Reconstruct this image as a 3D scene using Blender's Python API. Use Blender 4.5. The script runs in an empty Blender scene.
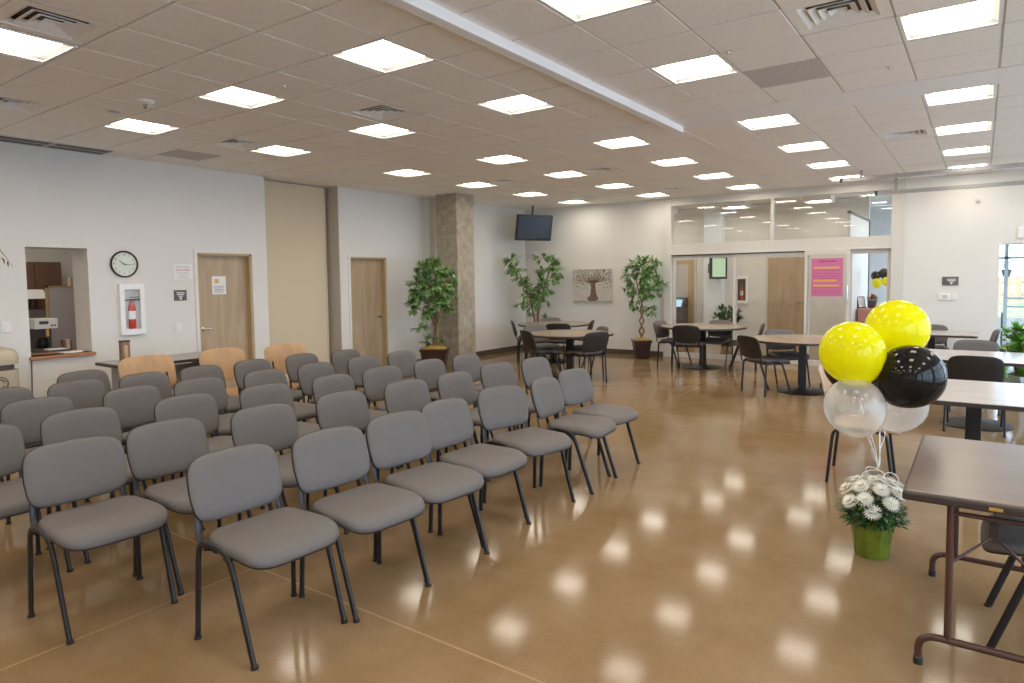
import bpy, bmesh, math, random
from mathutils import Vector, Matrix
random.seed(7)
sc = bpy.context.scene
COL = sc.collection
PI = math.pi
HC = 3.20
U = 0.57 * HC / 3.35          # one ceiling module

# ------------------------------------------------------------------ materials
MATS = {}
def mat(name, col, rough=.6, metal=0.0, spec=.5, noise=0.0, nscale=20.0, bump=0.0, bscale=60.0, coat=0.0, emit=None, estr=0.0, alpha=1.0, trans=0.0):
    m = bpy.data.materials.new(name); m.use_nodes = True
    nt = m.node_tree; b = nt.nodes['Principled BSDF']
    b.inputs['Base Color'].default_value = (*col, 1); b.inputs['Roughness'].default_value = rough
    b.inputs['Metallic'].default_value = metal; b.inputs['Specular IOR Level'].default_value = spec
    b.inputs['Coat Weight'].default_value = coat; b.inputs['Alpha'].default_value = alpha
    b.inputs['Transmission Weight'].default_value = trans
    if emit: b.inputs['Emission Color'].default_value = (*emit, 1); b.inputs['Emission Strength'].default_value = estr
    if noise or bump:
        tc = nt.nodes.new('ShaderNodeTexCoord')
    if noise:
        n = nt.nodes.new('ShaderNodeTexNoise'); n.inputs['Scale'].default_value = nscale; n.inputs['Detail'].default_value = 4
        nt.links.new(tc.outputs['Object'], n.inputs['Vector'])
        r = nt.nodes.new('ShaderNodeValToRGB')
        r.color_ramp.elements[0].position = .3; r.color_ramp.elements[1].position = .7
        r.color_ramp.elements[0].color = (*[c * (1 - noise) for c in col], 1); r.color_ramp.elements[1].color = (*[min(1, c * (1 + noise)) for c in col], 1)
        nt.links.new(n.outputs['Fac'], r.inputs['Fac']); nt.links.new(r.outputs['Color'], b.inputs['Base Color'])
    if bump:
        n2 = nt.nodes.new('ShaderNodeTexNoise'); n2.inputs['Scale'].default_value = bscale; n2.inputs['Detail'].default_value = 3
        nt.links.new(tc.outputs['Object'], n2.inputs['Vector'])
        bp = nt.nodes.new('ShaderNodeBump'); bp.inputs['Strength'].default_value = bump; bp.inputs['Distance'].default_value = .01
        nt.links.new(n2.outputs['Fac'], bp.inputs['Height']); nt.links.new(bp.outputs['Normal'], b.inputs['Normal'])
    MATS[name] = m
    return m

def wood(name, c1, c2, rough=.4, scale=(3, 3, 40), axis_stretch=None, coat=0.0):
    m = mat(name, c1, rough, coat=coat); nt = m.node_tree; b = nt.nodes['Principled BSDF']
    tc = nt.nodes.new('ShaderNodeTexCoord'); mp = nt.nodes.new('ShaderNodeMapping'); mp.inputs['Scale'].default_value = scale
    n = nt.nodes.new('ShaderNodeTexNoise'); n.inputs['Scale'].default_value = 1.0; n.inputs['Detail'].default_value = 6; n.inputs['Distortion'].default_value = .6
    r = nt.nodes.new('ShaderNodeValToRGB'); r.color_ramp.elements[0].position = .35; r.color_ramp.elements[1].position = .65
    r.color_ramp.elements[0].color = (*c1, 1); r.color_ramp.elements[1].color = (*c2, 1)
    nt.links.new(tc.outputs['Object'], mp.inputs['Vector']); nt.links.new(mp.outputs['Vector'], n.inputs['Vector'])
    nt.links.new(n.outputs['Fac'], r.inputs['Fac']); nt.links.new(r.outputs['Color'], b.inputs['Base Color'])
    return m

def schlick(nt, ior):
    f0 = ((ior - 1) / (ior + 1)) ** 2
    lw = nt.nodes.new('ShaderNodeLayerWeight'); lw.inputs['Blend'].default_value = .5
    pw = nt.nodes.new('ShaderNodeMath'); pw.operation = 'POWER'; pw.inputs[1].default_value = 5; nt.links.new(lw.outputs['Facing'], pw.inputs[0])
    ma = nt.nodes.new('ShaderNodeMath'); ma.operation = 'MULTIPLY_ADD'; ma.inputs[1].default_value = 1 - f0; ma.inputs[2].default_value = f0; nt.links.new(pw.outputs[0], ma.inputs[0])
    return ma

def glass_mat(name, tint=(1, 1, 1), rough=0.0, ior=1.5):
    m = bpy.data.materials.new(name); m.use_nodes = True; nt = m.node_tree
    for n in list(nt.nodes): nt.nodes.remove(n)
    o = nt.nodes.new('ShaderNodeOutputMaterial'); mx = nt.nodes.new('ShaderNodeMixShader'); f = schlick(nt, ior)
    t = nt.nodes.new('ShaderNodeBsdfTransparent'); g = nt.nodes.new('ShaderNodeBsdfGlossy')
    t.inputs['Color'].default_value = (*tint, 1); g.inputs['Roughness'].default_value = rough
    nt.links.new(f.outputs[0], mx.inputs[0]); nt.links.new(t.outputs[0], mx.inputs[1]); nt.links.new(g.outputs[0], mx.inputs[2]); nt.links.new(mx.outputs[0], o.inputs[0])
    MATS[name] = m; return m

def emit_mat(name, col, s):
    m = bpy.data.materials.new(name); m.use_nodes = True; nt = m.node_tree
    for n in list(nt.nodes): nt.nodes.remove(n)
    o = nt.nodes.new('ShaderNodeOutputMaterial'); e = nt.nodes.new('ShaderNodeEmission')
    e.inputs[0].default_value = (*col, 1); e.inputs[1].default_value = s; nt.links.new(e.outputs[0], o.inputs[0]); MATS[name] = m; return m

LIGHT = 16.0
M_wall = mat('wall_paint', (.74, .715, .67), .75, noise=.02, nscale=1.5, bump=.04, bscale=90)
M_wallg = mat('grey_paint', (.50, .45, .39), .75, noise=.03)
M_tile = mat('ceiling_tile', (.92, .885, .835), .9, noise=.04, nscale=60, bump=.12, bscale=220)
M_tiled = mat('ceiling_tile_grey', (.58, .55, .53), .9, noise=.05, nscale=60)
M_grid = mat('ceiling_tbar', (.62, .60, .56), .5)
M_strip = mat('ceiling_strip', (.90, .89, .88), .8)
M_white = mat('white_metal', (.86, .85, .83), .35)
M_whitep = mat('white_plastic', (.80, .79, .76), .4)
M_base = mat('rubber_base', (.10, .075, .055), .5)
M_black = mat('black_metal', (.013, .012, .013), .42)
M_blackp = mat('black_plastic', (.022, .019, .018), .42, noise=.15, nscale=300)
M_fabric = mat('grey_fabric', (.126, .110, .102), .55, spec=.42, noise=.10, nscale=260, bump=.25, bscale=420)
M_ply = wood('tan_ply', (.43, .245, .115), (.49, .29, .14), .4, (4, 14, 3))
M_laminate = wood('table_laminate', (.30, .225, .16), (.37, .285, .21), .24, (2, 22, 4))
M_lam2 = wood('glare_laminate', (.40, .35, .315), (.46, .41, .37), .2, (2, 22, 4))  # table laminate made paler, window glare put into the colour
M_edge = mat('table_edge', (.045, .03, .025), .4)
M_brownm = mat('brown_metal', (.075, .030, .022), .33)
M_foldtop = wood('folding_table_top', (.125, .085, .065), (.155, .105, .08), .3, (2.5, 10, 4))
M_greytop = mat('grey_laminate', (.33, .31, .30), .35, noise=.04)
M_concrete = mat('concrete', (.36, .31, .235), .8, noise=.22, nscale=9, bump=.3, bscale=40)
M_panel = mat('acoustic_panel', (.68, .57, .40), .95, noise=.06, nscale=160, bump=.3, bscale=300)
M_door = wood('door_veneer', (.42, .30, .185), (.50, .37, .24), .45, (9, 9, 1.2))
M_jamb = mat('door_jamb', (.50, .365, .19), .5)
M_chrome = mat('satin_metal', (.6, .6, .58), .25, metal=1)
M_red = mat('red_paint', (.55, .05, .03), .3)
def latex(name, col, ior, tr):
    m = bpy.data.materials.new(name); m.use_nodes = True; nt = m.node_tree
    for n in list(nt.nodes): nt.nodes.remove(n)
    o = nt.nodes.new('ShaderNodeOutputMaterial'); mx = nt.nodes.new('ShaderNodeMixShader'); mx2 = nt.nodes.new('ShaderNodeMixShader'); f = schlick(nt, ior)
    d = nt.nodes.new('ShaderNodeBsdfDiffuse'); t = nt.nodes.new('ShaderNodeBsdfTranslucent'); g = nt.nodes.new('ShaderNodeBsdfGlossy'); g.inputs['Roughness'].default_value = .05
    d.inputs[0].default_value = (*col, 1); t.inputs[0].default_value = (*col, 1); mx.inputs[0].default_value = tr
    nt.links.new(d.outputs[0], mx.inputs[1]); nt.links.new(t.outputs[0], mx.inputs[2]); nt.links.new(f.outputs[0], mx2.inputs[0]); nt.links.new(mx.outputs[0], mx2.inputs[1]); nt.links.new(g.outputs[0], mx2.inputs[2]); nt.links.new(mx2.outputs[0], o.inputs[0])
    return m
M_yel = latex('balloon_yellow', (.95, .90, .006), 1.33, .5)
M_blk = latex('balloon_black', (.012, .010, .009), 1.40, .0)
M_pot = mat('brown_pot', (.045, .018, .014), .35)
M_moss = mat('golden_moss', (.38, .24, .05), .9, noise=.4, nscale=60)
M_bark = mat('bark', (.22, .13, .07), .8, noise=.35, nscale=40)
M_leaf = mat('ficus_leaf', (.21, .36, .12), .42, noise=.55, nscale=14)
M_leaf2 = mat('bright_leaf', (.12, .30, .05), .4, noise=.5, nscale=12)
M_leafd = mat('dark_leaf', (.03, .10, .018), .5, noise=.5, nscale=30)
M_petal = mat('white_petal', (.85, .84, .76), .6)
M_foil = mat('green_foil', (.15, .20, .02), .25, noise=.25, nscale=12)
M_ribbon = mat('white_ribbon', (.8, .8, .82), .3)
M_screen = mat('tv_screen', (.05, .065, .095), .18)
M_bezel = mat('tv_bezel', (.012, .012, .013), .3)
M_pink = mat('pink_paper', (.62, .17, .34), .7, noise=.05)
M_pinkc = mat('pink_cloth', (.62, .27, .24), .8, noise=.08)
M_yelline = mat('yellow_print', (.80, .45, .10), .7)
M_paper = mat('paper', (.82, .81, .79), .7)
M_ink = mat('ink', (.10, .08, .08), .7)
M_redink = mat('red_ink', (.6, .2, .16), .7)
M_sign = mat('sign_plate', (.115, .10, .095), .5)
M_frame = mat('partition_frame', (.66, .63, .58), .45)
M_glass = glass_mat('clear_glass', (.985, .99, .985))
M_glassr = glass_mat('coated_glass', (.97, .98, .97), 0, 1.8)
M_glasst = glass_mat('cabinet_glass', (.99, .99, .99), 0, 1.2)
M_alum = mat('blue_grey_aluminium', (.40, .49, .53), .4)
M_walnut = wood('walnut_cabinet', (.13, .065, .04), (.18, .095, .06), .5, (6, 6, 1))
M_sill = wood('wood_sill', (.42, .17, .07), (.50, .23, .10), .35, (4, 2, 30))
M_fridge = mat('grey_fridge', (.56, .51, .48), .45)
M_bin = mat('bin_plastic', (.52, .44, .32), .55, noise=.05)
M_clockf = mat('clock_face', (.72, .76, .66), .5)
M_steel = mat('steel_tube', (.50, .49, .48), .35, metal=.6)
M_fence = wood('fence_wood', (.62, .42, .27), (.72, .52, .36), .8, (8, 8, 1))
M_grass = mat('lawn', (.42, .52, .25), .9, noise=.4, nscale=5)
M_pave = mat('outdoor_paving', (.55, .54, .53), .85, noise=.1, nscale=3)
M_canvas = mat('canvas', (.58, .545, .49), .8, noise=.08, nscale=9)
M_daylit = mat('lobby_daylight_tint', (.84, .88, .92), .8)  # wall colour tinted blue-white to carry the lobby daylight
M_orange = mat('orange_petal', (.7, .22, .05), .6)
M_blueglow = emit_mat('kiosk_screen', (.55, .85, 1.0), .9)
M_greenglow = emit_mat('lobby_tv_picture', (.65, .85, .55), .7)
M_emit = emit_mat('light_diffuser', (1.0, .925, .80), LIGHT)
M_ply2 = M_ply

def clear_balloon():
    m = bpy.data.materials.new('balloon_clear'); m.use_nodes = True; nt = m.node_tree
    for n in list(nt.nodes): nt.nodes.remove(n)
    o = nt.nodes.new('ShaderNodeOutputMaterial'); mx = nt.nodes.new('ShaderNodeMixShader'); mx2 = nt.nodes.new('ShaderNodeMixShader')
    f = schlick(nt, 1.5)
    lw = nt.nodes.new('ShaderNodeLayerWeight'); lw.inputs['Blend'].default_value = .35
    mr = nt.nodes.new('ShaderNodeMapRange'); mr.inputs['To Min'].default_value = .26; mr.inputs['To Max'].default_value = .44
    t = nt.nodes.new('ShaderNodeBsdfTransparent'); g = nt.nodes.new('ShaderNodeBsdfGlossy'); g.inputs['Roughness'].default_value = .03
    d0 = nt.nodes.new('ShaderNodeBsdfDiffuse'); d0.inputs['Color'].default_value = (.97, .95, .91, 1); tl = nt.nodes.new('ShaderNodeBsdfTranslucent'); tl.inputs['Color'].default_value = (.97, .95, .91, 1)
    d = nt.nodes.new('ShaderNodeMixShader'); nt.links.new(d0.outputs[0], d.inputs[1]); nt.links.new(tl.outputs[0], d.inputs[2]); d.inputs[0].default_value = .62
    nt.links.new(lw.outputs['Facing'], mr.inputs['Value']); nt.links.new(mr.outputs[0], mx.inputs[0])
    nt.links.new(t.outputs[0], mx.inputs[1]); nt.links.new(d.outputs[0], mx.inputs[2])
    nt.links.new(f.outputs[0], mx2.inputs[0]); nt.links.new(mx.outputs[0], mx2.inputs[1]); nt.links.new(g.outputs[0], mx2.inputs[2])
    nt.links.new(mx2.outputs[0], o.inputs[0]); return m
M_clear = clear_balloon()

def floor_mat():
    m = mat('polished_concrete', (.3, .18, .09), .15); nt = m.node_tree; b = nt.nodes['Principled BSDF']
    b.inputs['Specular IOR Level'].default_value = .095
    tc = nt.nodes.new('ShaderNodeTexCoord')
    def noise(s, d, r=.55):
        n = nt.nodes.new('ShaderNodeTexNoise'); n.inputs['Scale'].default_value = s; n.inputs['Detail'].default_value = d; n.inputs['Roughness'].default_value = r
        nt.links.new(tc.outputs['Object'], n.inputs['Vector']); return n
    big = noise(.9, 8, .68); fine = noise(150, 6, .72)
    r = nt.nodes.new('ShaderNodeValToRGB'); e = r.color_ramp.elements
    e[0].position = .30; e[0].color = (.205, .122, .055, 1); e[1].position = .72; e[1].color = (.315, .21, .118, 1)
    nt.links.new(big.outputs['Fac'], r.inputs['Fac'])
    r2 = nt.nodes.new('ShaderNodeValToRGB'); e = r2.color_ramp.elements
    e[0].position = .34; e[0].color = (.66, .64, .60, 1); e[1].position = .62; e[1].color = (1.16, 1.15, 1.12, 1)
    nt.links.new(fine.outputs['Fac'], r2.inputs['Fac'])
    mul = nt.nodes.new('ShaderNodeMixRGB'); mul.blend_type = 'MULTIPLY'; mul.inputs[0].default_value = .8
    nt.links.new(r.outputs['Color'], mul.inputs[1]); nt.links.new(r2.outputs['Color'], mul.inputs[2])
    # saw-cut joints
    sep = nt.nodes.new('ShaderNodeSeparateXYZ'); nt.links.new(tc.outputs['Object'], sep.inputs[0])
    fac = None
    for ax, off, per in (('X', .42, 4.6), ('Y', 2.6, 5.2)):
        a = nt.nodes.new('ShaderNodeMath'); a.operation = 'ADD'; a.inputs[1].default_value = -off + per * 10.5
        nt.links.new(sep.outputs[ax], a.inputs[0])
        p = nt.nodes.new('ShaderNodeMath'); p.operation = 'PINGPONG'; p.inputs[1].default_value = per / 2
        a2 = nt.nodes.new('ShaderNodeMath'); a2.operation = 'SUBTRACT'; a2.inputs[0].default_value = per / 2
        nt.links.new(a.outputs[0], p.inputs[0]); nt.links.new(p.outputs[0], a2.inputs[1])
        l = nt.nodes.new('ShaderNodeMath'); l.operation = 'LESS_THAN'; l.inputs[1].default_value = .006; nt.links.new(a2.outputs[0], l.inputs[0])
        if fac is None: fac = l
        else:
            mxm = nt.nodes.new('ShaderNodeMath'); mxm.operation = 'MAXIMUM'; nt.links.new(fac.outputs[0], mxm.inputs[0]); nt.links.new(l.outputs[0], mxm.inputs[1]); fac = mxm
    j = nt.nodes.new('ShaderNodeMixRGB'); j.inputs[2].default_value = (.40, .27, .15, 1)
    sc_ = nt.nodes.new('ShaderNodeMath'); sc_.operation = 'MULTIPLY'; sc_.inputs[1].default_value = .7
    nt.links.new(fac.outputs[0], sc_.inputs[0]); nt.links.new(sc_.outputs[0], j.inputs[0]); nt.links.new(mul.outputs[0], j.inputs[1])
    nt.links.new(j.outputs[0], b.inputs['Base Color'])
    rr = nt.nodes.new('ShaderNodeMapRange'); rr.inputs['To Min'].default_value = .075; rr.inputs['To Max'].default_value = .125
    nt.links.new(big.outputs['Fac'], rr.inputs['Value']); nt.links.new(rr.outputs[0], b.inputs['Roughness'])
    bp = nt.nodes.new('ShaderNodeBump'); bp.inputs['Strength'].default_value = .012; bp.inputs['Distance'].default_value = .01
    wv = noise(7, 3); nt.links.new(wv.outputs['Fac'], bp.inputs['Height']); nt.links.new(bp.outputs['Normal'], b.inputs['Normal'])
    return m
M_floor = floor_mat()

# ------------------------------------------------------------------ mesh helpers
class MB:
    def __init__(s): s.v = []; s.f = []
    def add(s, v, f):
        k = len(s.v); s.v += [tuple(p) for p in v]; s.f += [tuple(i + k for i in q) for q in f]; return s
    def box(s, x0, x1, y0, y1, z0, z1):
        return s.add([(x0, y0, z0), (x1, y0, z0), (x1, y1, z0), (x0, y1, z0), (x0, y0, z1), (x1, y0, z1), (x1, y1, z1), (x0, y1, z1)],
                     [(0, 3, 2, 1), (4, 5, 6, 7), (0, 1, 5, 4), (1, 2, 6, 5), (2, 3, 7, 6), (3, 0, 4, 7)])
    def hexa(s, lo, hi):   # two quads of 4 points, lower and upper
        return s.add(list(lo) + list(hi), [(3, 2, 1, 0), (4, 5, 6, 7), (0, 1, 5, 4), (1, 2, 6, 5), (2, 3, 7, 6), (3, 0, 4, 7)])
    def quad(s, *p): return s.add(p, [(0, 1, 2, 3)])
    def tube(s, path, r, n=10, r2=None, closed=False, flat=None):
        P = [Vector(p) for p in path]; m = len(P); rs = r if isinstance(r, (list, tuple)) else [r] * m
        ref = None; V = []
        for i, p in enumerate(P):
            if closed: t = (P[(i + 1) % m] - P[i - 1]).normalized()
            else: t = ((P[min(i + 1, m - 1)] - P[max(i - 1, 0)])).normalized()
            if flat is not None: a = Vector(flat); a = (a - t * a.dot(t)).normalized()
            else:
                if ref is None: ref = Vector((0, 0, 1)) if abs(t.z) < .9 else Vector((1, 0, 0))
                a = (ref - t * ref.dot(t)).normalized(); ref = a
            b = t.cross(a)
            for k in range(n):
                w = 2 * PI * k / n
                V.append(p + a * (math.cos(w) * (r2 if r2 else rs[i])) + b * (math.sin(w) * rs[i]))
        F = []
        for i in range(m if closed else m - 1):
            for k in range(n):
                j = (i + 1) % m
                F.append((i * n + k, i * n + (k + 1) % n, j * n + (k + 1) % n, j * n + k))
        if not closed: F.append(tuple(range(n - 1, -1, -1))); F.append(tuple((m - 1) * n + k for k in range(n)))
        return s.add(V, F)
    def lathe(s, prof, n=32, c=(0, 0, 0), M=None, caps=True):
        V = []; F = []; m = len(prof)
        for (r, z) in prof:
            for k in range(n):
                w = 2 * PI * k / n; p = Vector((r * math.cos(w), r * math.sin(w), z))
                if M is not None: p = M @ p
                V.append(p + Vector(c))
        for i in range(m - 1):
            for k in range(n): F.append((i * n + k, i * n + (k + 1) % n, (i + 1) * n + (k + 1) % n, (i + 1) * n + k))
        if caps and prof[0][0] > 1e-5: F.append(tuple(range(n - 1, -1, -1)))
        if caps and prof[-1][0] > 1e-5: F.append(tuple((m - 1) * n + k for k in range(n)))
        return s.add(V, F)
    def prism(s, poly, z0, z1, M=None):
        n = len(poly); V = [Vector((x, y, z0)) for x, y in poly] + [Vector((x, y, z1)) for x, y in poly]
        if M is not None: V = [M @ p for p in V]
        return s.add(V, [tuple(range(n - 1, -1, -1)), tuple(range(n, 2 * n))] + [(i, (i + 1) % n, (i + 1) % n + n, i + n) for i in range(n)])
    def build(s, name, m, parent=None, smooth=False, bevel=0, loc=None, rz=0, seg=2, mat2=None):
        me = bpy.data.meshes.new(name); me.from_pydata([tuple(p) for p in s.v], [], s.f); me.materials.append(m)
        if mat2:
            me.materials.append(mat2[0])
            for i in range(mat2[1], len(me.polygons)): me.polygons[i].material_index = 1
        bm = bmesh.new(); bm.from_mesh(me); bmesh.ops.remove_doubles(bm, verts=bm.verts, dist=1e-5)
        bmesh.ops.recalc_face_normals(bm, faces=bm.faces)
        if bevel:
            ed = [e for e in bm.edges if len(e.link_faces) == 2 and e.calc_face_angle(0) > .6]
            bmesh.ops.bevel(bm, geom=ed, offset=bevel, segments=seg, profile=.6, affect='EDGES', clamp_overlap=True)
        if smooth:
            for f in bm.faces: f.smooth = True
        bm.to_mesh(me); bm.free()
        if smooth:
            try: me.set_sharp_from_angle(angle=math.radians(40))
            except Exception: pass
        o = bpy.data.objects.new(name, me); COL.objects.link(o)
        if parent: o.parent = parent
        if loc is not None: o.location = loc
        if rz: o.rotation_euler = (0, 0, rz)
        return o

def tag(o, label, cat, group=None):
    o['label'] = label; o['category'] = cat
    if group: o['group'] = group
    return o
def thing(name, label, cat, loc=(0, 0, 0), rz=0, group=None):
    o = bpy.data.objects.new(name, None); COL.objects.link(o); o.location = loc; o.rotation_euler = (0, 0, rz); o.empty_display_size = .1
    return tag(o, label, cat, group)
def struct(o): o['kind'] = 'structure'; return o
def sroot(name, loc=(0, 0, 0)):
    o = bpy.data.objects.new(name, None); COL.objects.link(o); o.location = loc; o['kind'] = 'structure'; return o
def copy_tree(o, parent=None, kids=None):
    c = o.copy(); COL.objects.link(c)
    if parent: c.parent = parent
    for ch in KIDS(o): copy_tree(ch, c)
    return c
def KIDS(o): return [x for x in bpy.data.objects if x.parent == o]
def dup(o, loc, rz, label, group=None, cat=None):
    c = copy_tree(o); c.location = loc; c.rotation_euler = (0, 0, rz); c['label'] = label
    if group: c['group'] = group
    return c
def rot(x, y, a): return (x * math.cos(a) - y * math.sin(a), x * math.sin(a) + y * math.cos(a))
def bez(p, n=8):   # round the corners of a polyline (list of points, radius)
    out = [Vector(p[0][0])]
    for i in range(1, len(p) - 1):
        a, b, c = Vector(p[i - 1][0]), Vector(p[i][0]), Vector(p[i + 1][0]); r = p[i][1]
        u = b + (a - b).normalized() * min(r, (a - b).length * .49); w = b + (c - b).normalized() * min(r, (c - b).length * .49)
        for k in range(n + 1):
            t = k / n; out.append(u * (1 - t) ** 2 + b * 2 * t * (1 - t) + w * t * t)
    out.append(Vector(p[-1][0])); return out
def superell(a, b, n, e, top=1.0):
    out = []
    for i in range(n):
        t = 2 * PI * i / n; c, s = math.cos(t), math.sin(t)
        out.append((math.copysign(abs(c) ** e, c) * a, math.copysign(abs(s) ** e, s) * b))
    return out
def pad(outline, rings, fn):
    """closed shell: rings = [(scale or inset, h)], fn(p,q,h) -> xyz"""
    mb = MB(); n = len(outline); V = []; F = []
    V.append(fn(0, 0, rings[0][1]))
    for (sx, h) in rings[1:-1]:
        for (p, q) in outline: V.append(fn(p * sx, q * sx, h))
    V.append(fn(0, 0, rings[-1][1])); m = len(rings) - 2
    for k in range(n): F.append((0, 1 + k, 1 + (k + 1) % n))
    for i in range(m - 1):
        for k in range(n):
            a = 1 + i * n; b = a + n
            F.append((a + k, b + k, b + (k + 1) % n, a + (k + 1) % n))
    L = len(V) - 1; a = 1 + (m - 1) * n
    for k in range(n): F.append((L, a + (k + 1) % n, a + k))
    return mb.add(V, F)

# ------------------------------------------------------------------ room shell
LX, FY, RX, BY = -5.05, 8.0, 6.8, -8.5
struct(MB().box(-8.3, RX + .2, BY - .2, 15.0, -.12, 0).build('floor', M_floor))
W = MB()
for (y0, y1, z0, z1) in ((BY, -1.80, 0, HC), (-1.80, -1.165, 0, .80), (-1.80, -1.165, 2.05, HC), (-1.165, .20, 0, HC), (.20, 1.03, 2.03, HC), (1.03, 1.29, 0, HC),
                         (2.68, 2.90, 0, HC), (2.90, 3.735, 2.03, HC), (3.735, 4.75, 0, HC)):
    W.box(LX - .2, LX, y0, y1, z0, z1)
W.box(LX - .55, LX - .35, 1.2, 2.9, 0, HC); W.box(LX - .35, LX - .2, 1.15, 1.29, 0, HC); W.box(LX - .35, LX - .2, 2.68, 2.82, 0, HC)
W.box(LX - .30, LX - .2, .1, 1.1, 0, 2.2); W.box(LX - .30, LX - .2, 2.8, 3.85, 0, 2.2)
W.box(LX - .2, -4.90, 4.75, FY + .2, 0, HC)
struct(W.build('wall_left', M_wall))
# recessed grey reveal of the folding-wall pocket
struct(MB().box(LX - .35, LX - .004, 2.672, 2.68, 0, HC).build('trim_4', M_wallg))
W = MB()
W.box(-4.95, -1.50, FY, FY + .18, 0, HC); W.box(2.71, 3.985, FY, FY + .18, 0, HC); W.box(3.985, 5.9, FY, FY + .18, 2.07, HC); W.box(5.9, RX, FY, FY + .18, 0, HC)
W.box(-1.50, 2.71, FY, FY + .18, 3.06, HC)
struct(W.build('wall_far', M_wall))
struct(MB().box(-8.3, RX + .2, BY - .2, BY, 0, HC).build('wall_back', M_wall))
# window wall at the right
W = MB(); W.box(RX, RX + .2, BY, FY + .2, 0, .25); W.box(RX, RX + .2, BY, FY + .2, 3.0, HC + .2)
for y in (-8.5, -4.9, -1.3, 2.3, 5.9): W.box(RX, RX + .2, y, y + .5, .25, 3.0)
W.box(RX, RX + .2, 7.6, 8.2, .25, 3.0)
struct(W.build('wall_right', M_wall))
for i, y in enumerate((-8.0, -4.4, -.8, 2.8, 6.4)):
    if i == 4: continue
    w = sroot('window_%d' % (i + 2)); f = MB()
    for yy in (y, y + 1.03, y + 2.06, y + 3.05): f.box(RX + .06, RX + .12, yy, yy + .05, .25, 3.0)
    for zz in (.25, 2.1, 2.95): f.box(RX + .06, RX + .12, y, y + 3.1, zz, zz + .05)
    f.build('window_frame', M_alum, w); MB().box(RX + .085, RX + .093, y, y + 3.1, .25, 3.0).build('pane', M_glass, w)

# ceiling modules
cl = [LX / U, -8.377, -7.377, -6.377, -5.377, -4.277, -3.177, -2.177, -1.089, 0, 1, 2.03, 3.054, 4.054, 5.05, 6.043, 7.043, 8.05, 9.05, 10.05, 11.05, 12.0, RX / U]
dl = [BY / U] + list(range(-15, 3)) + [3.03]
dl2 = [3.96 + k for k in range(11)] + [FY / U]
LC = {'E': -6.377, 'D': -3.177, 'C': 0, 'B': 3.054, 'A': 6.043, 'X': 9.05}
rows = [3.96 + 9, 3.96 + 6, 3.96 + 3, 3.96, 0, -3, -6, -9, -12]
def cell_of(c, d):
    ci = max(i for i in range(len(cl) - 1) if cl[i] <= c + 1e-6)
    D = dl if d < 3 else dl2
    di = max(i for i in range(len(D) - 1) if D[i] <= d + 1e-6)
    return (cl[ci], cl[ci + 1], D[di], D[di + 1])
lights = {}
for k, c in LC.items():
    for i, d in enumerate(rows):
        lights[(k, i)] = cell_of(c + .01, d + .01)
vent_at = [cell_of(*p) for p in ((-1.74, -5.45), (-5.86, -4.41), (-5.8, -.5), (-1.5, -.6), (-1.31, 7.2), (-4.6, 7.2), (-4.6, 12.4), (-1.5, 12.3), (5.54, -.51), (5.51, 7.45))]
skip = set(lights.values()) | set(vent_at)
T = MB(); G = MB(); Dk = MB()
dark_cells = {cell_of(4.6, 1.4), cell_of(-8.0, -.4)}
for D in (dl, dl2):
    for i in range(len(cl) - 1):
        for j in range(len(D) - 1):
            q = (cl[i], cl[i + 1], D[j], D[j + 1])
            if q in skip: continue
            mb_ = Dk if q in dark_cells else T; g_ = .009
            mb_.box(q[0] * U + g_, q[1] * U - g_, q[2] * U + g_, q[3] * U - g_, HC - .007, HC + .02)
    y0, y1 = D[0] * U, D[-1] * U
    for c in cl: G.box(c * U - .012, c * U + .012, y0, y1, HC, HC + .006)
    for d in D: G.box(LX, RX, d * U - .012, d * U + .012, HC, HC + .006)
T.box(-8.4, RX + .3, BY - .3, 15.1, HC + .26, HC + .36); T.box(LX - .6, LX + .01, 1.1, 2.9, HC, HC + .05)
struct(T.build('ceiling', M_tile)); struct(G.build('trim_1', M_grid)); struct(Dk.build('trim_2', M_tiled))
struct(MB().box(LX, RX, 3.03 * U, 3.96 * U, HC - .012, HC + .03).build('trim_3', M_strip))
b = sroot('ceiling_beam')
MB().box(2.0 * U, 2.16 * U, BY, 3.72 * U, HC - .075, HC).build('track_cover', M_strip, b, bevel=.004)
MB().box(1.90 * U, 1.999 * U, BY, 3.72 * U, HC - .028, HC).build('track_trim', M_jamb, b)

# baseboards
bb = MB(); 
for (y0, y1) in ((BY, -1.80), (-1.80, .14), (1.09, 1.29), (2.68, 2.84), (3.80, 4.75)): bb.box(LX, LX + .012, y0, y1, 0, .10)
bb.box(-4.90, -4.888, 4.75, FY, 0, .10); struct(bb.build('baseboard_left', M_base))
struct(MB().box(-4.9, -1.5, FY - .012, FY, 0, .10).box(2.71, 3.93, FY - .012, FY, 0, .10).build('baseboard_far', M_base))

# concrete pillar
struct(MB().box(-4.56, -4.06, 4.56, 5.06, 0, HC).build('column', M_concrete, bevel=.012))

# acoustic folding wall, closed into its pocket
t = thing('folding_wall_panel', 'tall tan fabric acoustic panel filling the recess between the two wood doors', 'wall panel', (LX - .29, 1.985, 0))
MB().box(-.04, .04, -.62, .60, .03, HC - .06).build('fabric_panel', M_panel, t, bevel=.006)
e = MB(); e.box(-.045, .046, -.645, -.62, .0, HC - .04); e.box(-.045, .046, .60, .625, .0, HC - .04); e.box(-.045, .046, -.645, .625, HC - .06, HC - .03)
e.build('edge_frame', M_panel, t)

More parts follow.
